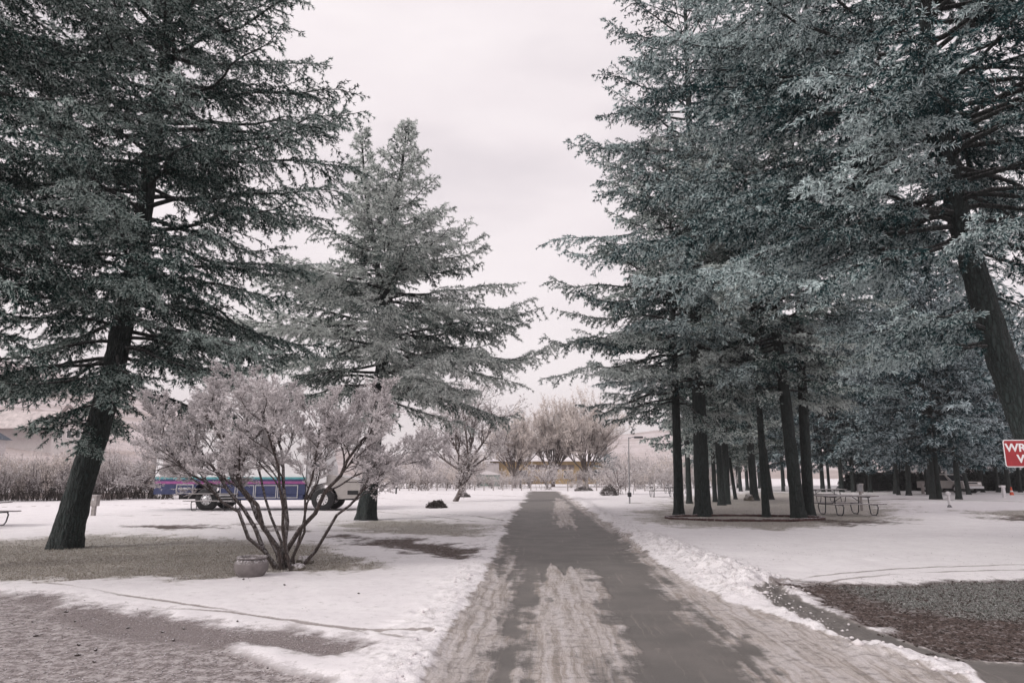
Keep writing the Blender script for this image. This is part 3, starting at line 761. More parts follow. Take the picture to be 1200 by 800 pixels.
S2 = group_tree(824, 605, .30, 27, .5, 202, 5.2, pf([(0, 4.2), (.15, 5.3), (.35, 5.3), (.59, 4.3), (.77, 3.0), (.9, 1.7), (1, .4)]), 110, M_FOL_R, .64,
    'tallest spruce of the brick ring, with its thickest trunk', extra=[(12, R(182), 6.0), (15, R(176), 5.2)])
S3 = group_tree(898, 606, .145, 14, .1, 203, 4.6, pf([(0, 3.0), (.3, 3.4), (.7, 2.0), (1, .3)]), 60, M_FOL_G, .72,
    'thin-trunked frosted spruce standing alone mid brick ring')
S4 = group_tree(936, 607, .25, 20, -.9, 204, 4.8, pf([(0, 3.6), (.2, 4.3), (.5, 4.2), (.8, 2.6), (1, .3)]), 85, M_FOL_G, .72,
    'reddish-barked spruce leaning left from the right end of the brick ring')
S5 = group_tree(948, 606, .21, 23, .9, 205, 5.0, pf([(0, 3.8), (.2, 4.4), (.5, 4.3), (.8, 2.8), (1, .3)]), 85, M_FOL_R, .54,
    'straight dark spruce crossing the leaning trunk at the brick ring')
# mid-distance variants, copied
def variant(seed, h, zb, rad, nl, mat, frost, r=.22, name='spruce_tree', nb=6, tsp=.2, sp=.3, blen=.13, bw=.05):
    t, n = conifer(name, [(0, 0, -.05), (.05, 0, h*.3), (.15, .1, h*.6), (.2, .1, h)], [r, r*.8, r*.5, .02], zb, pf([(0, rad*.85), (.2, rad), (.5, rad*.9), (.8, rad*.55), (1, .3)]),
                   nl, seed, mat, spacing=sp, tspace=tsp, nb=nb, blen=blen, bw=bw, frost=frost, sides=14, rings=24, seclimit=1.2, tubes_sec=False)
    counts['v%d' % seed] = n
    return t
VA = variant(301, 17, 4.0, 3.6, 75, M_FOL_G, .5, .20)
VB = variant(302, 18, 4.4, 3.9, 75, M_FOL_R, .45, .22)
VC = variant(303, 20, 3.6, 4.6, 80, M_FOL_F, .42, .19, nb=5, tsp=.26, sp=.36, blen=.18, bw=.075)
VD = variant(304, 18, 3.4, 4.4, 75, M_FOL_F, .48, .18, nb=5, tsp=.26, sp=.36, blen=.18, bw=.075)
used = set()
def inst(proto, px, py, s, rz, label, group, lean=(0, 0), sz=None, cat='tree'):
    if proto.name in used: o = copy_tree(proto)
    else: o = proto; used.add(proto.name)
    b = G(px, py) if py is not None else px
    o.location = (float(b[0]), float(b[1]), -.02); o.rotation_euler = (lean[0], lean[1], rz); o.scale = (s, s, sz or s)
    tag(o, label, cat, group); return o
back = 'spruce trunks behind the brick ring'
for px, py, pr, s, rz, lean, lab in (
    (808, 590, VA, .8, 1.0, 0, 'slim spruce trunk just right of the leftmost ring trunk'),
    (818, 587, VB, .75, 2.2, 0, 'dark spruce seen past the thickest trunk, further back'),
    (838, 588, VA, .7, 3.1, -.02, 'narrow spruce trunk hugging the right side of the thickest trunk'),
    (846, 592, VA, .95, 4.0, .0, 'mossy straight spruce, front one of the pair behind the thickest trunk'),
    (852, 590.5, VB, .9, 5.0, .03, 'spruce leaning right, back one of the pair behind the thickest trunk'),
    (862, 585, VA, .6, .4, -.12, 'thin pole-like spruce tilted left in the middle background'),
    (884, 586, VB, 1.15, 1.7, .0, 'stout spruce with swollen trunk foot left of the lone thin trunk'),
    (904, 585, VA, .8, 2.9, .05, 'spruce behind the lone thin trunk, leaning right'),
    (868, 576, VB, .75, 3.3, .0, 'small far spruce between the tilted pole and the stout trunk'),
    (876, 575, VA, .9, 3.8, .0, 'far thick spruce just left of the stout trunk')):
    inst(pr, px, py, s, rz, lab, back, (0, lean))
far = 'dark spruces beyond the right lawn'
fl = [(918, 576, .8), (932, 575, .9), (965, 576.5, .9), (972, 576, .8), (987, 577, 1.0), (1000, 577, .95), (1013, 576.5, .8), (1020, 577, 1.0),
      (1050, 579, 1.0), (1053, 580.5, .8), (1065, 581, .95), (1088, 580, .8), (1136, 580, .9), (1152, 577, .9), (1170, 577, .85), (1183, 578, 1.1), (1196, 577, .9)]
names = ['first far trunk right of the tilted pole, small and dark', 'small dark far spruce left of the crossing trunks', 'far spruce right behind the right ring end', 'slender far spruce above the second picnic table',
         'far spruce above the middle of the picnic table', 'far spruce left of the wooden post', 'slim far spruce just behind the wooden post', 'far spruce just right of the wooden post',
         'far spruce leaning left beside the low hedge', 'thin far spruce in the hedge, left of a fork', 'dark far spruce with a broad crown above the hedge', 'thin spruce just left of the forked double trunk',
         'slanting spruce right of the parked pickup', 'far spruce amid the gap right of the slanting one', 'far spruce left of the white post', 'black-trunked spruce under the left corner of the sign', 'far spruce at the right picture edge below the sign']
rr = random.Random(4)
for (px, py, s), lab in zip(fl, names):
    ln = {1050: -.16, 1136: -.14, 1065: .05}.get(px, rr.uniform(-.03, .03))
    inst(VC if rr.random() < .5 else VD, px, py, s, rr.uniform(0, 6), lab, far, (0, ln))
inst(VC, 1094, 585.5, 1.0, 1.2, 'left stem of the forked pair of spruces beside the parked pickup', far, (0, -.09))
inst(VD, 1101, 585.5, .95, 4.2, 'right stem of the forked pair of spruces beside the parked pickup', far, (0, .07))
inst(VD, 1124, 585.5, 1.0, 2.6, 'upright dark spruce just right of the parked pickup', far, (0, -.03))
# deeper rank that closes the wood
for k in range(16):
    px = 845+k*24+rr.uniform(-8, 8)
    q = P(px, 556, 78+rr.uniform(-6, 22)); q[2] = 0
    inst(VC if k % 2 else VD, q, None, rr.uniform(.85, 1.1), rr.uniform(0, 6), 'background spruce in the dark wood behind the right lawn', 'background spruces of the dark wood')
# spruce at the right picture edge behind the big fir
E1 = inst(VC, np.array([23.5, 24.0, 0]), None, 1.0, .7, 'spruce behind the big fir, filling the upper right edge', 'conifers flanking the drive')
# tiny blue spruce by the far house
q = P(709, 556, 118); q[2] = 0
t = inst(VD, q, None, .42, 1.0, 'small blue-green conifer left of the lamp post, against the pale hill', 'distant trees'); t.scale = (.62, .62, .42); t.location.z = -1.2

# ------------------------------------------------------------------ frosted shrubs and broadleaf trees
def stems_between(base, targets, mseg, rng, spread=.12, sag=0.0):
    out = []
    for tgt in targets:
        a = np.array([rng.normal(0, spread), rng.normal(0, spread), 0]); b = np.array(tgt, float)
        t = np.linspace(0, 1, mseg+1)[:, None]
        mid = (a+b)/2+np.array([-(b[0]-a[0])*sag, -(b[1]-a[1])*sag, np.linalg.norm(b-a)*sag])
        c = (1-t)**2*a+2*t*(1-t)*mid+t**2*b
        wv = rng.normal(0, .035, c.shape); wv[0] = 0; c += wv
        out.append(c)
    return np.array(out)
rng = np.random.default_rng(9)
b0 = G(333, 668)
def tg(px, py, dd=0): return P(px, py, b0[1]+dd)-b0
targets = [tg(198, 508, -.2), tg(228, 488, .5), tg(252, 470, -.6), tg(285, 462, .8), tg(312, 470, -.8), tg(328, 480, .9), tg(372, 490, -.6), tg(400, 470, .5), tg(432, 488, -.4), tg(462, 516, .2), tg(270, 525, 1.4)]
st = stems_between(b0*0, targets, 8, rng, .11, .06)
lv = [dict(n=8, lo=.46, len=lambda t, Lp: Lp*.42*(1.15-t*.6), ang=.55, up=.12, wig=.13, seg=5),
      dict(n=6, lo=.2, len=lambda t, Lp: Lp*.50*(1.1-t*.4), ang=.6, up=.10, wig=.14),
      dict(n=6, lo=.15, len=lambda t, Lp: Lp*.48, ang=.6, up=.12, wig=.15, seg=3, rmin=.0025, nb=5),
      dict(n=6, lo=.2, len=lambda t, Lp: .05+Lp*.35, ang=.6, up=.25, wig=.15, seg=2, rmin=.002, nb=12)]
SH = stemmy('frosted_shrub', st, rng.uniform(.020, .046, len(st)), lv, 31, M_RIME, M_BARK_SHRUB, blen=.028, bw=.014, frost=.92, sides=8, thin_from=3)
SH.location = tuple(b0); SH.scale = (1.13, 1.05, .94); tag(SH, 'big vase-shaped shrub white with frost, growing beside a clay pot', 'shrub')
# leaning small tree left of the road
b0 = G(533, 588); D = b0[1]
def tg(px, py, dd=0): return P(px, py, D+dd)-b0
t0 = np.linspace(0, 1, 9)[:, None]
bz = lambda a, m, b: (1-t0)**2*np.array(a)+2*t0*(1-t0)*np.array(m)+t0**2*np.array(b)
fork = tg(546, 556); fork2 = tg(549, 545)
st = np.array([bz(np.zeros(3), tg(540, 578), tg(548, 545)), bz(tg(547, 550), tg(552, 520), tg(560, 478, .5)), bz(tg(547, 550), tg(535, 530), tg(520, 490, -.7)), bz(tg(548, 545), tg(565, 520), tg(585, 490, .3)),
               bz(tg(541, 575), tg(536, 560), tg(538, 515, .8)), bz(tg(548, 550), tg(550, 520), tg(540, 475, -.6)), bz(tg(546, 555), tg(520, 540), tg(497, 520, .5)), bz(tg(548, 552), tg(570, 535), tg(592, 520, -.9))])
lv2 = [dict(n=8, lo=.3, len=lambda t, Lp: Lp*.5, ang=.7, up=.1, wig=.16, seg=5), dict(n=8, lo=.15, len=lambda t, Lp: Lp*.5, ang=.75, up=.02, wig=.18),
       dict(n=6, lo=.2, len=lambda t, Lp: .12+Lp*.4, ang=.7, up=.1, seg=2, rmin=.005, nb=9)]
lean = stemmy('frosted_tree', st, np.array([.17, .09, .08, .08, .08, .07, .07, .07]), lv2, 32, M_RIME, M_BARK_PALE, blen=.08, bw=.04, frost=.62, sides=8, thin_from=2)
lean.location = tuple(b0); tag(lean, 'small frosted tree with a bent leaning trunk, left of the road', 'tree')
# distant fan-shaped brown trees
def fan_tree(seed, h, r, mat):
    rng = np.random.default_rng(seed)
    tr = np.array([[(0, 0, z) for z in np.linspace(0, h*.16, 9)]])
    tgs = [(r*.85*math.cos(a)*q, r*.85*math.sin(a)*q, h*(.72-.30*q*q)) for a, q in zip(np.arange(14)*2.4, rng.uniform(.2, 1, 14))]
    st = stems_between(0, tgs, 8, rng, .1, .05); st[:, :, 2] += h*.13
    st = np.concatenate([tr, st])
    lv = [dict(n=9, lo=.25, len=lambda t, Lp: Lp*.50, ang=.5, up=.20, wig=.09, seg=5), dict(n=8, lo=.2, len=lambda t, Lp: Lp*.46, ang=.35, up=.25, wig=.08),
          dict(n=4, lo=.2, len=lambda t, Lp: .3+Lp*.4, ang=.35, up=.3, seg=2, nb=5)]
    return stemmy('bare_tree', st, np.concatenate([[.30], np.full(14, .11)]), lv, seed, mat, M_BARK_PALE, blen=.45, bw=.055, frost=.6, sides=7, thin_from=2)
FA = fan_tree(41, 10, 4.8, M_RIME_BROWN); FB = fan_tree(42, 10, 4.6, M_RIME_BROWN)
for (px, D, s, rz, pr, lab) in ((603, 88, .80, 0, FA, 'left of three fan-shaped bare trees, its trunk before the ochre wall'), (648, 92, .98, 1.3, FB, 'middle of three fan-shaped bare trees near the road end'), (687, 90, 1.0, 3.2, FA, 'right of three fan-shaped bare trees near the road end')):
    q = P(px, 556, D); q[2] = 0; inst(pr, q, None, s, rz, lab, 'fan-shaped bare trees at the road end')
# round frosted shrub prototypes for the far belts
def bush(name, seed, h, r, canes, mat, upright=.0, nb=6, blen=.12, bw=.045, bark=None, rad=.02, frost=.62):
    rng = np.random.default_rng(seed)
    tgs = [(r*q*math.cos(a), r*q*math.sin(a), h*(1-.35*q*q)*rng.uniform(.75, 1.0)) for a, q in zip(np.arange(canes)*2.4, np.sqrt(rng.uniform(0, 1, canes)))]
    st = stems_between(0, tgs, 6, rng, r*.25, .05)
    lv = [dict(n=6, lo=.2, len=lambda t, Lp: Lp*.42, ang=.5, up=.15+upright, wig=.13), dict(n=6, lo=.15, len=lambda t, Lp: .08+Lp*.4, ang=.6, up=.15+upright, seg=2, nb=nb)]
    return stemmy(name, st, np.full(canes, rad), lv, seed, mat, bark or M_BARK_PALE, blen=blen, bw=bw, frost=frost, sides=4, thin_from=1)
BA = bush('frosted_bush', 51, 2.6, 1.9, 16, M_RIME); BB = bush('frosted_bush', 52, 2.2, 1.7, 14, M_RIME_BROWN); BC = bush('hedge_shrub', 53, 2.3, .9, 24, M_RIME, .35, bark=M_CANE, nb=4, blen=.09, bw=.03, rad=.018, frost=.50)
BD = bush('hedge_shrub', 54, 2.2, .9, 24, M_RIME_BROWN, .35, bark=M_CANE, nb=4, blen=.09, bw=.03, rad=.018, frost=.55)
rr = random.Random(8)
for k in range(26):            # bare hedge on the far left
    px = -25+k*9+rr.uniform(-4, 4); q = G(px, 588.3-.13*k+rr.uniform(-1.6, .8))
    o = inst(BC if k % 2 else BD, q, None, rr.uniform(.85, 1.25), rr.uniform(0, 6), 'frosted bare cane shrub in the hedge behind the left lawn', 'hedge shrubs behind the left lawn', cat='shrub')
for k in range(20):            # scrub in front of the hillside on the left
    px = -30+k*13+rr.uniform(-6, 6); q = P(px, 556, rr.uniform(48, 70)); q[2] = -.2
    inst(BA if k % 3 else BB, q, None, rr.uniform(.7, 1.15), rr.uniform(0, 6), 'pale frosted bush behind the bare hedge on the left', 'bushes behind the left hedge', cat='shrub')
for k in range(30):            # belt behind the field, left of the road
    px = 432+k*6.4+rr.uniform(-4, 4); q = P(px, 556, rr.uniform(76, 90)); q[2] = -.1
    o = inst((BA, BB, BC)[k % 3], q, None, rr.uniform(.65, 1.15)*(.55 if px > 560 else 1), rr.uniform(0, 6), 'frosted bush in the belt across the field left of the road', 'bushes across the field', cat='shrub')
for k in range(24):            # taller pale trees behind that belt
    px = 420+k*19+rr.uniform(-8, 8); q = P(px, 556, rr.uniform(112, 135)); q[2] = -.1
    s = rr.uniform(1.6, 2.3) if px < 560 or px > 715 else rr.uniform(.9, 1.2)
    inst((BA, BB)[k % 2], q, None, s, rr.uniform(0, 6), 'pale hazy tree on the horizon behind the field', 'hazy trees on the horizon', cat='tree')
for k in range(20):            # belt right of the road
    px = 668+k*9.6+rr.uniform(-4, 4); q = P(px, 556, rr.uniform(74, 88)); q[2] = -.1
    inst((BB, BA)[k % 2], q, None, rr.uniform(.6, 1.1)*(.5 if px < 690 else 1), rr.uniform(0, 6), 'frosted bush in the belt right of the road end', 'bushes right of the road end', cat='shrub')
q = G(639, 574.2); o = inst(BA, q, None, 1.05, 1, 'round white-frosted bush standing where the road ends', 'single frosted bushes', cat='shrub')
q = G(728, 579.5); o = inst(BA, q, None, 1.1, 4, 'upright frosted bush just left of the lamp post', 'single frosted bushes', cat='shrub')
q = G(495, 575); o = inst(BA, q, None, 1.2, 5, 'frosted bush with a dark stem left of the leaning tree', 'single frosted bushes', cat='shrub')
# dark hedge shrubs at the right
M_JUN = foliage_mat('juniper', (.012, .020, .020), (.025, .038, .038), (.20, .23, .24))
def mound(name, seed, r, h, n, mat, blen, bw, frost):
    rng = np.random.default_rng(seed)
    d = norm(rng.normal(size=(n, 3))); d[:, 2] = abs(d[:, 2]); rad = rng.uniform(.45, 1, (n, 1))**.5
    lump = 1+.22*np.sin(d[:, :1]*5+seed)*np.cos(d[:, 1:2]*6)
    a = d*rad*lump*np.array([r, r*.8, h]); poly = np.stack([a, a+d*blen], 1)
    v, fa = blades(rng, poly, 4, blen, bw, frost=frost)
    v[:, 2] = np.maximum(v[:, 2], 0)
    return mesh_np(name, v, [np.arange(len(v)).reshape(-1, 4)], {'frost': fa})
me_j = mound('juniper_hedge', 3, 1.9, 1.7, 3500, M_JUN, .16, .08, .12)
for k in range(16):
    q = P(1008+k*15+rr.uniform(-3, 3), 556, 70+rr.uniform(-3, 3)); o = link('juniper_shrub', me_j, M_JUN); o.location = (float(q[0]), float(q[1]), 0); o.rotation_euler = (0, 0, rr.uniform(0, 6)); s = rr.uniform(.8, 1.15); o.scale = (s, s, s)
    tag(o, 'low black-green juniper in the hedge behind the right lawn', 'shrub', 'junipers behind the right lawn')
# mounds of plants dusted with snow
M_DRY = foliage_mat('dry_plants', (.045, .035, .032), (.075, .06, .055), (.60, .57, .57))
def plant(px, py, r, h, seed, label, frost=.3):
    q = G(px, py); o = link('plant_mound', mound('plant_mound', seed, r, h, 1500, M_DRY, .06, .03, frost), M_DRY); o.location = tuple(q); tag(o, label, 'plant')
plant(512, 596, .42, .34, 6, 'low dark plant clump dusted with snow, on the field left of the road', .12)
plant(714, 581, .60, .75, 7, 'dark snow-dusted plant mound left of the lamp post', .35)
plant(684, 575.5, .9, .4, 8, 'flat dusky shrub at the right edge of the far road', .5)
plant(543, 583, .4, .3, 9, 'small dry tuft right beside the leaning tree foot', .6)
print('blades', counts, sum(counts.values()))
# ------------------------------------------------------------------ objects
M_WOODT = paint('weathered_planks', (.26, .24, .235), .85, var=.3, frost=.55, scale=14)
M_STEEL = paint('dark_steel_tube', (.045, .045, .05), .5, .4, var=.2, frost=.3)
M_WHITE = paint('white_body_paint', (.84, .83, .84), .35, var=.03, frost=.3)
M_NAVY = paint('navy_paint', (.030, .042, .115), .35, var=.2)
M_TEAL = paint('teal_paint', (.10, .34, .36), .4, var=.2)
M_MAG = paint('magenta_paint', (.30, .075, .24), .4, var=.2)
M_BLACK = paint('black_rubber', (.018, .018, .02), .8, var=.4, frost=.2)
M_CHROME = paint('brushed_metal', (.55, .55, .56), .35, .7, var=.1)
M_GLASS = paint('dark_glass', (.02, .024, .03), .08, var=.2)
M_RED = paint('sign_red', (.33, .018, .025), .4, var=.12)
M_SIGNW = paint('sign_white', (.78, .76, .77), .45, var=.05)
M_GALV = paint('galvanised_steel', (.32, .32, .33), .5, .6, var=.2)
M_TERRA = paint('dusty_terracotta', (.18, .16, .158), .9, var=.2, frost=.1, scale=9)
M_BRICK = paint('brick_red_edging', (.095, .052, .048), .9, var=.45, frost=.22, scale=11)
M_OCHRE = paint('ochre_wall', (.42, .30, .16), .85, var=.12, scale=1.5)
M_SNOWR = paint('snow_roof', (.74, .70, .71), .9, var=.04, scale=2)
M_PALEW = paint('pale_siding', (.50, .46, .46), .8, var=.08, scale=2)
M_TRIM = paint('grey_brown_trim', (.20, .165, .16), .8, var=.15)
M_GREYV = paint('pewter_paint', (.42, .39, .375), .4, var=.08, frost=.2)
M_POSTW = paint('weathered_post', (.34, .31, .30), .9, var=.2, frost=.3)
M_DBLUE = paint('dark_slate_roof', (.04, .06, .09), .7, var=.2)
M_ORANGE = paint('orange_plastic', (.70, .09, .03), .5, var=.1)
M_CONE = paint('fallen_cone', (.055, .042, .036), .9, var=.4, frost=.3, scale=40)

def text(body, size, mat, parent, loc, rot=(PI/2, 0, 0), ext=.003, off=.0, sx=1.0, name='lettering'):
    c = bpy.data.curves.new('t', 'FONT'); c.body = body; c.size = size; c.extrude = ext; c.offset = off; c.align_x = 'CENTER'; c.align_y = 'CENTER'
    o = bpy.data.objects.new('t', c); COL.objects.link(o)
    dg = bpy.context.evaluated_depsgraph_get(); me = bpy.data.meshes.new_from_object(o.evaluated_get(dg))
    bpy.data.objects.remove(o); me.name = name
    me.materials.clear()
    t = link(name, me, mat, parent); t.location = loc; t.rotation_euler = rot; t.scale = (sx, 1, 1); return t

# picnic tables
def picnic():
    r = empty('picnic_table')
    Lh = 1.1
    m = MB()
    for i in range(5):
        y = -.36+i*.18; m.box(-Lh, Lh, y-.083, y+.083, .72, .76, .006)
    m.build('tabletop', M_WOODT, r)
    for s in (-1, 1):
        m = MB()
        for i in range(2): m.box(-Lh, Lh, s*(.70+i*.13)-.06, s*(.70+i*.13)+.06, .43, .465, .006)
        m.build('bench', M_WOODT, r)
    for x in (-.72, .72):
        m = MB()
        m.tube([(x, -.84, .415), (x, -.5, .415), (x, .5, .415), (x, .84, .415)], .02, 8)
        for s in (-1, 1):
            m.tube([(x, s*.80, .415), (x+.0, s*.86, .33), (x, s*.80, .12), (x, s*.70, .025), (x, s*.45, .022), (x, s*.38, .10), (x, s*.33, .4), (x, s*.30, .70)], .021, 8)
        m.tube([(x, -.42, .70), (x, .42, .70)], .018, 8)
        m.build('frame', M_STEEL, r, True)
    for s in (-1, 1):
        m = MB(); m.tube([(s*.70, 0, .415), (s*.25, 0, .70)], .014, 6); m.build('brace', M_STEEL, r, True)
    return r
PT = picnic(); first = True
for px, py, rz, lab in ((994, 604, R(8), 'nearest picnic table on the right lawn, at the end of the brick ring'), (968, 589, R(4), 'second picnic table, behind the nearest one on the right lawn'),
                        (776, 582.5, R(0), 'far picnic table left of the brick ring trunks, front one of two'), (792, 578.5, R(3), 'far picnic table left of the brick ring trunks, back one of two'),
                        (253, 598.8, R(-3), 'picnic table in the snow in front of the striped truck'), (-44, 619, R(0), 'picnic table cut off by the left picture edge')):
    o = PT if first else copy_tree(PT); first = False
    q = G(px, py); o.location = (float(q[0]), float(q[1]), .03); o.rotation_euler = (0, 0, rz); tag(o, lab, 'picnic table', 'picnic tables in the snow')

# box truck
def wheel(parent, x, y, r, wd, rimmat, name='wheel'):
    m = MB(); m.lathe([(r*.55, -wd/2), (r*.92, -wd/2), (r, -wd/2+.03), (r, wd/2-.03), (r*.92, wd/2), (r*.55, wd/2)], 28, (x, y, r), 'y'); w_ = m.build('wheel', M_BLACK, parent, True)
    m = MB(); f = -wd/2
    m.lathe([(r*.50, f-.003), (r*.47, f-.022), (r*.38, f-.008), (r*.2, f-.03), (r*.14, f-.06), (.01, f-.062)], 24, (x, y, r), 'y')
    m.build('rim', rimmat, w_, True)
    m = MB()
    for k in range(10):
        a = 2*PI*k/10; m.lathe([(r*.05, f-.024), (r*.05, f-.014)], 8, (x+math.cos(a)*r*.40, y, r+math.sin(a)*r*.40), 'y')
    m.build('hub_holes', M_BLACK, w_)
    return w_
def arch_poly(x0, x1, z0, z1, arcs):
    """side outline with wheel arches cut in the bottom edge"""
    pts = [(x1, z1), (x0, z1), (x0, z0)]
    for cx, rr_ in arcs:
        for k in range(9):
            a = PI-PI*k/8; pts.append((cx+math.cos(a)*rr_, z0+max(0, math.sin(a))*rr_))
    pts.append((x1, z0)); return pts
q = G(240, 599.3); TX = float(q[0])-.0; TY = float(q[1])
tk = empty('box_truck', (TX, TY, .03)); tag(tk, 'white box truck with navy skirt, teal and magenta stripes, parked behind the frosted shrub', 'truck')
B0, B1 = -2.35, 4.35           # body, rear axle at x=0, front axle at 5.1, near side y=0
m = MB(); ch = .22
prof = [(B0, 1.18), (B1, 1.18), (B1, 3.3), (B1-.12, 3.5), (B1-.4, 3.58), (B0+.15, 3.58), (B0, 3.45)]
m.prism(prof, .02, 2.42); m.build('cargo_box', M_WHITE, tk)
m = MB(); m.prism(arch_poly(B0, B1, .72, 1.16, [(0, .60)]), 0, 2.44); m.build('skirt', M_NAVY, tk)
m = MB(); m.box(B0-.01, B1+.01, -.008, .03, 1.38, 1.47); m.build('stripe', M_TEAL, tk)
m = MB(); m.box(B0-.01, B1+.01, -.006, .03, 1.29, 1.38); m.build('stripe', M_NAVY, tk)
m = MB(); m.box(B0-.01, B1+.01, -.010, .03, 1.17, 1.29); m.build('stripe', M_MAG, tk)
m = MB(); m.box(B0+.15, B0+1.7, -.006, .03, 2.98, 3.06); m.build('upper_stripe', M_TEAL, tk)
for k, (x0, x1) in enumerate(((.1, .36), (.46, .62), (.68, .86), (.9, 1.08), (1.16, 1.4))):
    m = MB(); m.box(B0+x0+.1, B0+x1+.1, -.006, .03, 2.84, 2.95); m.build('upper_block', M_NAVY, tk)
def outline(x0, x1, z0, z1, nm, t=.035, y=-.014):
    m = MB(); m.box(x0, x1, y, .02, z1-t, z1); m.box(x0, x1, y, .02, z0, z0+t); m.box(x0, x0+t, y, .02, z0+t, z1-t); m.box(x1-t, x1, y, .02, z0+t, z1-t)
    return m.build(nm, M_CHROME, tk)
outline(-1.35, -.60, .76, 1.16, 'locker_door')
text('www.gbmc.com', .125, M_SIGNW, tk, (-.975, -.006, .98), off=.003, sx=.72)
for x0, x1 in ((1.35, 2.1), (2.15, 3.1), (3.15, 4.05)): outline(x0, x1, .56 if x0 > 1.3 else .7, 1.12, 'locker_door', .03)
m = MB(); m.box(1.3, 4.3, .01, 2.4, .48, .719, .02); m.build('side_lockers', M_NAVY, tk)
outline(.6, 1.28, .55, 3.1, 'side_door', .03, -.02)
m = MB(); m.box(.62, 1.26, -.25, .05, .40, .44); m.box(.62, 1.26, -.12, .05, .66, .70); m.build('entry_step', M_CHROME, tk)
m = MB(); m.box(-2.05, -.5, -.004, .01, 1.52, 2.75); m.build('side_panel', M_PALEW, tk)
m = MB(); m.box(-1.35, 4.2, .3, 2.1, .50, .70); m.box(4.2, 6.6, .5, 1.9, .45, .65); m.build('chassis', M_BLACK, tk)
m = MB(); m.prism([(B1+.02, .7), (5.15-.62, .7), (5.15-.5, 1.1), (5.15+.1, 1.25), (5.25, 1.6), (5.2, 2.0), (4.98, 2.75), (4.8, 2.85), (B1+.02, 2.85)], .15, 2.25); m.build('cab', M_WHITE, tk)
m = MB(); m.prism([(4.62, 1.75), (5.12, 1.75), (4.93, 2.55), (4.62, 2.55)], .14, .17); m.build('side_window', M_GLASS, tk)
m = MB(); hood = [(5.15, 1.62), (5.2, 1.2)]+[(5.15+math.cos(a)*.62, .5+math.sin(a)*.62) for a in np.linspace(PI*.55, 0, 8)]+[(6.75, .55), (6.78, 1.05), (6.6, 1.35), (6.0, 1.48)]
m.prism(hood, .25, 2.15); m.build('hood', M_GREYV, tk)
m = MB(); m.box(6.70, 6.95, .15, 2.25, .45, .72, .04); m.build('bumper', M_CHROME, tk)
m = MB(); m.box(6.2, 6.68, .235, .26, .70, .88); m.build('fender_vent', M_BLACK, tk)
for y0 in (.35, 1.8):
    m = MB(); m.lathe([(.10, 0), (.11, .03), (.02, .05)], 16, (0, 0, 0)); h = m.build('headlight', M_SIGNW, tk, True); h.rotation_euler = (0, R(90), 0); h.location = (6.76, y0+.1, .95)
m = MB(); m.box(6.75, 6.80, .75, 1.65, .78, 1.2); m.build('grille', M_BLACK, tk)
m = MB(); m.tube([(5.0, .12, 2.2), (5.05, -.15, 2.2), (5.05, -.15, 1.8), (5.0, .12, 1.75)], .015, 6); m.box(5.02, 5.08, -.24, -.10, 1.78, 2.2, .02); m.build('mirror', M_BLACK, tk)
wheel(tk, 0, .16, .50, .26, M_CHROME); wheel(tk, 0, 2.2, .50, .28, M_CHROME)
wheel(tk, 5.15, .16, .50, .26, M_SIGNW); wheel(tk, 5.15, 2.15, .50, .26, M_SIGNW)
m = MB(); m.tube([(1.2, -.04, 1.2), (1.2, -.04, 3.0)], .015, 6); m.build('grab_rail', M_CHROME, tk)

# wrong way sign
D = 11.0; q = P(1208, 531, D)
sg = empty('road_sign', (float(q[0]), D, 0), R(-4)); tag(sg, 'red road sign reading WRONG WAY in white, cut off by the right picture edge', 'sign')
zc_ = float(q[2]); SW, SH_ = .405, .215
def rrect(w_, h_, r_, n=6):
    pts = []
    for cx, cy, a0 in ((w_-r_, h_-r_, 0), (-w_+r_, h_-r_, PI/2), (-w_+r_, -h_+r_, PI), (w_-r_, -h_+r_, 1.5*PI)):
        for k in range(n+1): a = a0+PI/2*k/n; pts.append((cx+r_*math.cos(a), cy+r_*math.sin(a)+zc_))
    return pts
m = MB(); m.prism(rrect(SW, SH_, .035), 0, .004); m.build('border', M_SIGNW, sg)
m = MB(); m.prism(rrect(SW-.014, SH_-.014, .024), -.002, -.0005); m.build('panel', M_RED, sg)
text('WRONG', .175, M_SIGNW, sg, (0, -.003, zc_+.085), ext=.0008, off=.005, sx=1.08)
text('WAY', .175, M_SIGNW, sg, (0, -.003, zc_-.09), ext=.0008, off=.005, sx=1.08)
m = MB(); m.box(-.03, .03, .006, .04, 0, zc_+.24); m.build('post', M_GALV, sg)
m = MB()
for z in (-.19, .19): m.lathe([(.012, -.006), (.012, -.002)], 8, (0, 0, zc_+z), 'y')
m.build('bolt', M_GALV, sg)

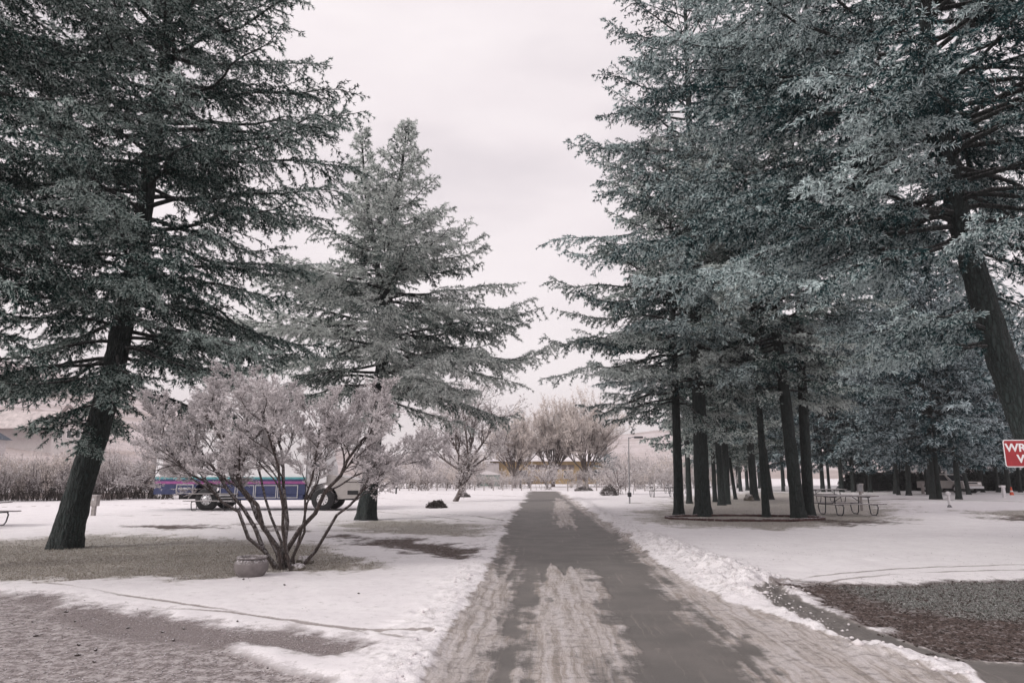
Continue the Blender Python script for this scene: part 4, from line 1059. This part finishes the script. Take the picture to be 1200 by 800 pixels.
# pots
q = G(293, 678)
r = empty('clay_pot', (float(q[0]), float(q[1])+.02, ground_z(q[0], q[1])-.01)); tag(r, 'round weathered clay pot with a wide mouth, left of the frosted shrub', 'pot')
m = MB(); m.lathe([(.17, 0), (.205, .03), (.25, .10), (.262, .16), (.25, .22), (.215, .262), (.19, .275)], 32); m.build('bowl', M_TERRA, r, True)
m = MB(); m.lathe([(.19, .272), (.225, .28), (.235, .295), (.225, .31), (.19, .308), (.175, .29), (.165, .24), (.01, .235)], 32); m.build('rim', M_TERRA, r, True)
m = MB(); m.lathe([(.165, .238), (.15, .262), (.08, .27), (.01, .272)], 20); m.build('soil', M_DRY, r, True)
def rockmesh(name, seed, sx, sy, sz, mat, n=14):
    vs = []; fs = []
    for i in range(n+1):
        th = PI*i/n*.98+.01
        for k in range(2*n):
            ph = PI*k/n; d = Vector((math.sin(th)*math.cos(ph), math.sin(th)*math.sin(ph), math.cos(th)))
            rr_ = 1+.28*mnoise.noise(d*1.6+Vector((seed, 0, 0)))+.12*mnoise.noise(d*4+Vector((seed, 3, 0)))
            vs.append((d.x*rr_*sx, d.y*rr_*sy, max(-.35, d.z*rr_)*sz))
    for i in range(n):
        for k in range(2*n): j = (k+1) % (2*n); fs.append((i*2*n+k, i*2*n+j, (i+1)*2*n+j, (i+1)*2*n+k))
    m = MB(); m.add(vs, fs); return m.build(name, mat, None, True)
M_ROCK = paint('mossy_rock', (.12, .105, .085), .9, var=.5, frost=.35, scale=12)
q = G(347, 669); o = rockmesh('rock', 3, .17, .13, .09, M_ROCK); o.location = (float(q[0]), float(q[1]), .04); tag(o, 'flat brown mossy rock at the foot of the frosted shrub', 'rock')
q = G(357, 661); o = rockmesh('rock', 8, .16, .12, .10, M_ROCK); o.location = (float(q[0]), float(q[1]), .05); tag(o, 'dusky rock behind the shrub stems, right of the mossy one', 'rock')
q = G(878, 586.5); o = rockmesh('rock', 12, .32, .26, .3, M_ROCK); o.location = (float(q[0]), float(q[1]), .1); tag(o, 'dark boulder against the swollen trunk beyond the brick ring', 'rock')

# brick ring
m = MB(); cx, cy = float(P(871, 556, 25.7)[0]), 25.9
nb_ = 64
for k in range(nb_):
    a = 2*PI*k/nb_; x, y = cx+2.85*math.cos(a), cy+1.5*math.sin(a)
    tx, ty = -2.85*math.sin(a), 1.5*math.cos(a); rz = math.atan2(ty, tx); l = math.hypot(tx, ty)*2*PI/nb_/2*.94
    h = .10+.02*mnoise.noise(Vector((k*.7, 0, 0)))
    m.box(x-l, x+l, y-.06, y+.06, 0, h, .012, rz+R(2)*mnoise.noise(Vector((k*1.3, 5, 0)))*3)
rg = m.build('edging_ring', M_BRICK, None); tag(rg, 'long oval of brick-red edging blocks round the spruce trunks', 'edging')

# lamp post
q = G(738, 591)
lp = empty('lamp_post', (float(q[0]), float(q[1]), 0)); tag(lp, 'tall thin lamp post with a short arm, right of the road', 'lamp post')
D = float(q[1]); top = float(P(740, 512, D)[2])
m = MB(); m.tube([(0, 0, 0), (.0, 0, .6), (.03, 0, 2.5), (.06, 0, top)], [.045, .04, .032, .028], 10); m.build('pole', M_GALV, lp, True)
m = MB(); m.tube([(.06, 0, top-.05), (.35, 0, top+.02), (.6, 0, top+.02)], .02, 8); m.build('arm', M_GALV, lp, True)
m = MB(); m.box(.35, .85, -.09, .09, top-.06, top+.05, .03); m.build('lamp_head', M_STEEL, lp)
m = MB(); m.box(-.10, .10, -.08, .06, .42, .66, .02); m.build('meter_box', M_STEEL, lp)
# utility pedestal by the left trunk
q = G(109, 605)
pb = empty('utility_pedestal', (float(q[0]), float(q[1]), 0), R(-6)); tag(pb, 'pale grey utility pedestal just right of the big left trunk', 'utility box')
m = MB(); m.box(-.075, .075, -.06, .06, 0, .42, .008); m.build('post', M_POSTW, pb)
m = MB(); m.box(-.15, .15, -.11, .11, .40, .80, .015); m.box(-.17, .17, -.13, .13, .80, .83, .01); m.build('meter_box', M_POSTW, pb)
m = MB(); m.lathe([(.05, -.125), (.05, -.112), (.01, -.111)][::-1], 16, (0.02, 0, .66), 'y'); m.build('meter_dial', M_CHROME, pb)
# wooden post behind the picnic table
q = G(1010, 598); wp = empty('wooden_post', (float(q[0]), float(q[1]), 0)); tag(wp, 'slim pale post with a box on top, behind the nearest picnic table', 'post')
m = MB(); m.box(-.045, .045, -.045, .045, 0, .95, .008); m.build('shaft', M_POSTW, wp)
m = MB(); m.box(-.11, .11, -.07, .07, .86, 1.18, .012); m.build('hook_up_box', M_GALV, wp)
# standpipe
q = G(1113, 595); sp = empty('standpipe', (float(q[0]), float(q[1]), 0)); tag(sp, 'small white standpipe with a dark foot, alone on the right lawn', 'standpipe')
m = MB(); m.lathe([(.10, 0), (.11, .06), (.06, .14), (.05, .16)], 14); m.build('foot', M_STEEL, sp, True)
m = MB(); m.lathe([(.06, .15), (.06, .62), (.12, .66), (.12, .72), (.06, .78), (.02, .80)], 14); m.build('pipe', M_SIGNW, sp, True)
m = MB(); m.tube([(0, 0, .55), (-.14, 0, .55), (-.17, 0, .48)], .03, 8); m.build('tap', M_SIGNW, sp, True)
# white posts at the far right
for px, py, lab in ((1177, 583, 'thick white post left of the orange cone, below the sign'), (1010.5, 578.5, 'short pale post among the far trunks'), (1082, 579, 'grey stake before the dark hedge, left of the forked spruces'), (242, 0, '')):
    if not lab: continue
    q = G(px, py); w_ = empty('marker_post', (float(q[0]), float(q[1]), 0)); tag(w_, lab, 'post', 'marker posts')
    m = MB(); m.box(-.09, .09, -.09, .09, 0, .72, .01); m.build('shaft', M_SIGNW if px == 1177 else M_POSTW, w_)
    m = MB(); m.box(-.22 if px == 1177 else -.12, .12, -.12, .12, .72, .86, .01); m.build('cap', M_SIGNW if px == 1177 else M_POSTW, w_)
# orange cone
q = G(1186, 580.5); c_ = empty('road_cone', (float(q[0]), float(q[1]), 0)); tag(c_, 'orange-red cone shining in the shade under the sign', 'cone')
c_.scale = (.75, .75, .7)
m = MB(); m.box(-.24, .24, -.24, .24, 0, .05, .02); m.build('base', M_BLACK, c_)
m = MB(); m.lathe([(.20, .05), (.13, .45), (.05, .95), (.03, .96)], 18); m.build('cone_body', M_ORANGE, c_, True)
m = MB(); m.lathe([(.142, .40), (.148, .41), (.117, .58), (.11, .58)], 18); m.build('reflective_band', M_SIGNW, c_, True)

# pickup beyond the right lawn
q = G(1113, 577.5)
pk = empty('pickup_truck', (float(q[0]), float(q[1]), .02), R(-78)); tag(pk, 'pale pewter pickup parked beyond the right lawn, seen between the spruce trunks', 'pickup')
m = MB(); body = [(-2.6, .45), (-2.62, .95), (-.55, 1.0), (.9, 1.0), (2.4, .92), (2.55, .7), (2.55, .42)]
body = arch_poly(-2.6, 2.55, .42, .9, [(-1.6, .42), (1.65, .42)]); body = [(2.45, 1.0), (-2.6, 1.0), (-2.6, .42)]+body[3:]
m.prism(body, -.95, .95); m.build('body', M_GREYV, pk)
m = MB(); m.prism([(-.75, 1.0), (1.25, 1.0), (.55, 1.62), (-.6, 1.65)], -.82, .82); m.build('cab', M_GREYV, pk)
m = MB(); m.prism([(.72, 1.06), (1.16, 1.06), (.58, 1.55), (.52, 1.55)], -.74, .74); o = m.build('windscreen', M_GLASS, pk); o.location = (.05, 0, .005)
for s in (-1, 1):
    m = MB(); m.prism([(-.62, 1.08), (.85, 1.08), (.45, 1.55), (-.52, 1.57)], s*.815, s*.835); m.build('side_window', M_GLASS, pk)
m = MB(); m.box(2.5, 2.7, -.95, .95, .42, .62, .03); m.build('bumper', M_CHROME, pk)
m = MB(); m.box(2.44, 2.48, -.5, .5, .66, .92); m.build('grille', M_BLACK, pk)
for s in (-1, 1): m = MB(); m.box(2.44, 2.49, s*.72-.14, s*.72+.14, .70, .92, .01); m.build('headlight', M_SIGNW, pk)
for x in (-1.6, 1.65):
    for s in (-1, 1):
        w_ = wheel(pk, x, s*.84*-1*-1, .38, .22, M_CHROME)

# houses
def window(parent, x0, x1, z0, z1, y, face=-1):
    m = MB(); t = .07
    m.box(x0-t, x1+t, y-.04, y+.02, z1, z1+t); m.box(x0-t, x1+t, y-.06, y+.02, z0-t, z0); m.box(x0-t, x0, y-.04, y+.02, z0, z1); m.box(x1, x1+t, y-.04, y+.02, z0, z1)
    w_ = m.build('window', M_SIGNW, parent); m = MB(); m.box(x0, x1, y-.015, y+.01, z0, z1); m.build('pane', M_GLASS, w_)
q = P(645, 556, 122); hx = float(q[0])
hs = empty('ranch_house', (hx, 122, 0)); tag(hs, 'long low ochre house under a snowy roof, behind the fan-shaped trees', 'house')
m = MB(); m.box(-10.6, 10.6, 0, 8, 0, 4.1); m.build('wall', M_OCHRE, hs)
m = MB(); m.box(-11.2, -9.0, -.6, -.02, 0, 3.6); m.build('side_wall', M_PALEW, hs)
m = MB(); m.add([(-11.6, -1.0, 4.05), (11.6, -1.0, 4.05), (11.6, 9, 4.05), (-11.6, 9, 4.05), (-9, 4, 5.3), (9, 4, 5.3)], [(0, 1, 5, 4), (1, 2, 5), (2, 3, 4, 5), (3, 0, 4), (3, 2, 1, 0)])
m.box(-11.62, 11.62, -1.02, 9.02, 3.9, 4.049); rf = m.build('roof', M_SNOWR, hs)
for x in (-5.6, -.6, 2.4, 7.2): window(hs, x, x+1.5, 1.0, 2.3, -.02)
m = MB(); m.box(4.6, 5.6, -.05, .02, 0, 2.2); m.build('door', M_TRIM, hs)
m = MB(); m.box(-4, 4.2, -.03, -.005, 2.5, 3.3); m.build('shade_board', M_TRIM, hs)  # flat grey-brown board across the wall above the windows
# small green shed left of the house
q = P(572, 556, 96); sh = empty('shed', (float(q[0]), 96, 0)); tag(sh, 'small grey-green shed in the bushes, left of the ochre house', 'shed')
m = MB(); m.box(-1.6, 1.6, 0, 2.4, 0, 1.6); m.build('wall', paint('grey_green_boards', (.20, .27, .25), .85, var=.12), sh)
m = MB(); m.prism([(-1.8, 1.58), (1.8, 1.58), (0, 2.2)], -.2, 2.6); m.build('roof', M_SNOWR, sh)
# hillside house on the left
D = 105; q0 = P(64, 522, D); zh = float(q0[2]); 
hh_ = empty('hillside_house', (float(q0[0]), D, zh-1.5)); tag(hh_, 'big pale house with a broad snow-covered roof on the left hillside', 'house')
hz = 1.5
m = MB(); m.box(-16, 4.4, 1.2, 6, -1, hz+2.9); m.box(-.6, 4.4, -.0, 1.2, -1, hz+2.9); m.prism([(-.6, hz+2.9), (4.4, hz+2.9), (2.4, hz+5.6), (1.4, hz+5.3)], 0, 1.19); m.build('wall', M_PALEW, hh_)
m = MB()
m.add([(-17, -.6, hz+2.6), (-.9, -.6, hz+2.6), (1.4, 3, hz+5.5), (-15, 3, hz+5.5), (-17, 6.5, hz+2.6), (-.9, 6.5, hz+2.6)], [(0, 1, 2, 3), (3, 2, 5, 4), (1, 5, 2), (0, 3, 4), (0, 4, 5, 1)])
rf = m.build('roof', paint('thin_snow_roof', (.56, .50, .49), .9, var=.25, scale=1.2), hh_)
m = MB(); m.prism([(-1.2, hz+2.4), (-.7, hz+2.4), (2.0, hz+6.0), (1.6, hz+6.2)], -.75, -.45); m.prism([(2.0, hz+6.2), (1.8, hz+5.8), (4.6, hz+2.4), (5.1, hz+2.4)], -.75, -.45); m.build('gable_board', M_TRIM, hh_)
for x in (.4, 1.7, 3.1): window(hh_, x, x+.6, hz+1.2, hz+2.3, -.02)
q = P(-26, 512, 80); sb = empty('garden_shed', (float(q[0]), 80, float(q[2])-2.4)); tag(sb, 'shed with dark slate roof peeping in at the left picture edge', 'shed')
m = MB(); m.box(-1.4, 1.2, 0, 3, -3, 2.2); m.build('wall', M_PALEW, sb)
m = MB(); m.prism([(-2, 2.2), (1.75, 2.2), (-.1, 3.2)], -.3, 3.3); m.build('roof', M_DBLUE, sb)
# pale mobile home in the wood
q = P(1150, 556, 92); mh = empty('mobile_home', (float(q[0]), 92, 0), R(-6)); tag(mh, 'long pale grey mobile home glimpsed between the spruces at the right', 'house')
m = MB(); m.box(-9, 12, 0, 4, .5, 3.2, .05); m.build('wall', M_PALEW, mh)
m = MB(); m.box(-9.2, 12.2, -.2, 4.2, 3.2, 3.42, .05); m.build('roof', M_SNOWR, mh)
for x in (-7, -3, 1, 5, 9): window(mh, x, x+1.2, 1.5, 2.5, -.02)
# field fence
fn = empty('wire_fence', (0, 0, 0)); tag(fn, 'low rail fence with thin posts across the far edge of the field', 'fence')
for a, b_, n in (((425, 70), (622, 70), 18), ((665, 68), (800, 68), 12)):
    A_ = P(a[0], 556, a[1]); B_ = P(b_[0], 556, b_[1])
    for k in range(n+1):
        t = k/n; x = A_[0]*(1-t)+B_[0]*t; m = MB(); m.box(x-.05, x+.05, a[1]-.05, a[1]+.05, 0, 1.0); m.build('fence_post', M_POSTW, fn)
    m = MB()
    for z in (.45, .9): m.box(A_[0], B_[0], a[1]-.075, a[1]-.051, z, z+.05)
    m.build('rail', M_POSTW, fn)
# small marker in the field
for px, py, lab in ((464, 579, 'dark stub post in the left field, left of the leaning tree'), (610, 572.5, 'thin post with a snow cap left of the road end')):
    q = G(px, py); w_ = empty('field_post', (float(q[0]), float(q[1]), 0)); tag(w_, lab, 'post', 'stub posts in the field')
    m = MB(); m.tube([(0, 0, 0), (.02, 0, .6 if px == 464 else 1.0)], .07, 8); m.build('shaft', M_STEEL, w_, True)
    m = MB(); m.lathe([(.10, 0), (.09, .06), (.02, .10)], 10, (.02, 0, .6 if px == 464 else 1.0)); m.build('snow_cap', M_SNOWR, w_, True)
# fallen cones on the gravel
def cone_mesh():
    m = MB(); prof = []
    for k in range(9):
        t = k/8; prof.append((.018*math.sin(PI*(.12+.83*t))*(1.0 if k % 2 else .72)+.002, t*.07-.035))
    m.lathe(prof, 12); return m
first = None
for px, py in ((38, 729), (77, 718), (42, 744), (92, 755), (91, 768), (112, 762), (110, 776), (190, 741), (203, 751), (215, 737), (88, 729), (278, 733), (285, 683), (333, 690), (420, 700), (150, 735)):
    q = G(px, py)
    if first is None: o = first = cone_mesh().build('fallen_cone', M_CONE, None, True)
    else: o = first.copy(); COL.objects.link(o)
    o.location = (float(q[0]), float(q[1]), ground_z(q[0], q[1])+.011); o.rotation_euler = (R(90), 0, rr.uniform(0, 6)); s = rr.uniform(.5, .85); o.scale = (s, s, s)
    tag(o, 'small dark conifer cone lying on the frosted ground at the left', 'cone', 'fallen cones on the ground')
# dead leaning twigs hang from nothing else; haze over the far ground
hz_m = bpy.data.materials.new('haze_air'); hz_m.use_nodes = True; nt = hz_m.node_tree
for n in list(nt.nodes):
    if n.type != 'OUTPUT_MATERIAL': nt.nodes.remove(n)
pv = N(nt, 'ShaderNodeVolumePrincipled'); pv.inputs['Color'].default_value = (.99, .95, .96, 1); pv.inputs['Density'].default_value = HAZE
L(nt, pv.outputs[0], [n for n in nt.nodes if n.type == 'OUTPUT_MATERIAL'][0].inputs['Volume'])
if HAZE > 0:
    m = MB(); m.box(-950, 950, -125, 950, -3, 80); o = m.build('haze', hz_m); tag(o, kind='stuff')
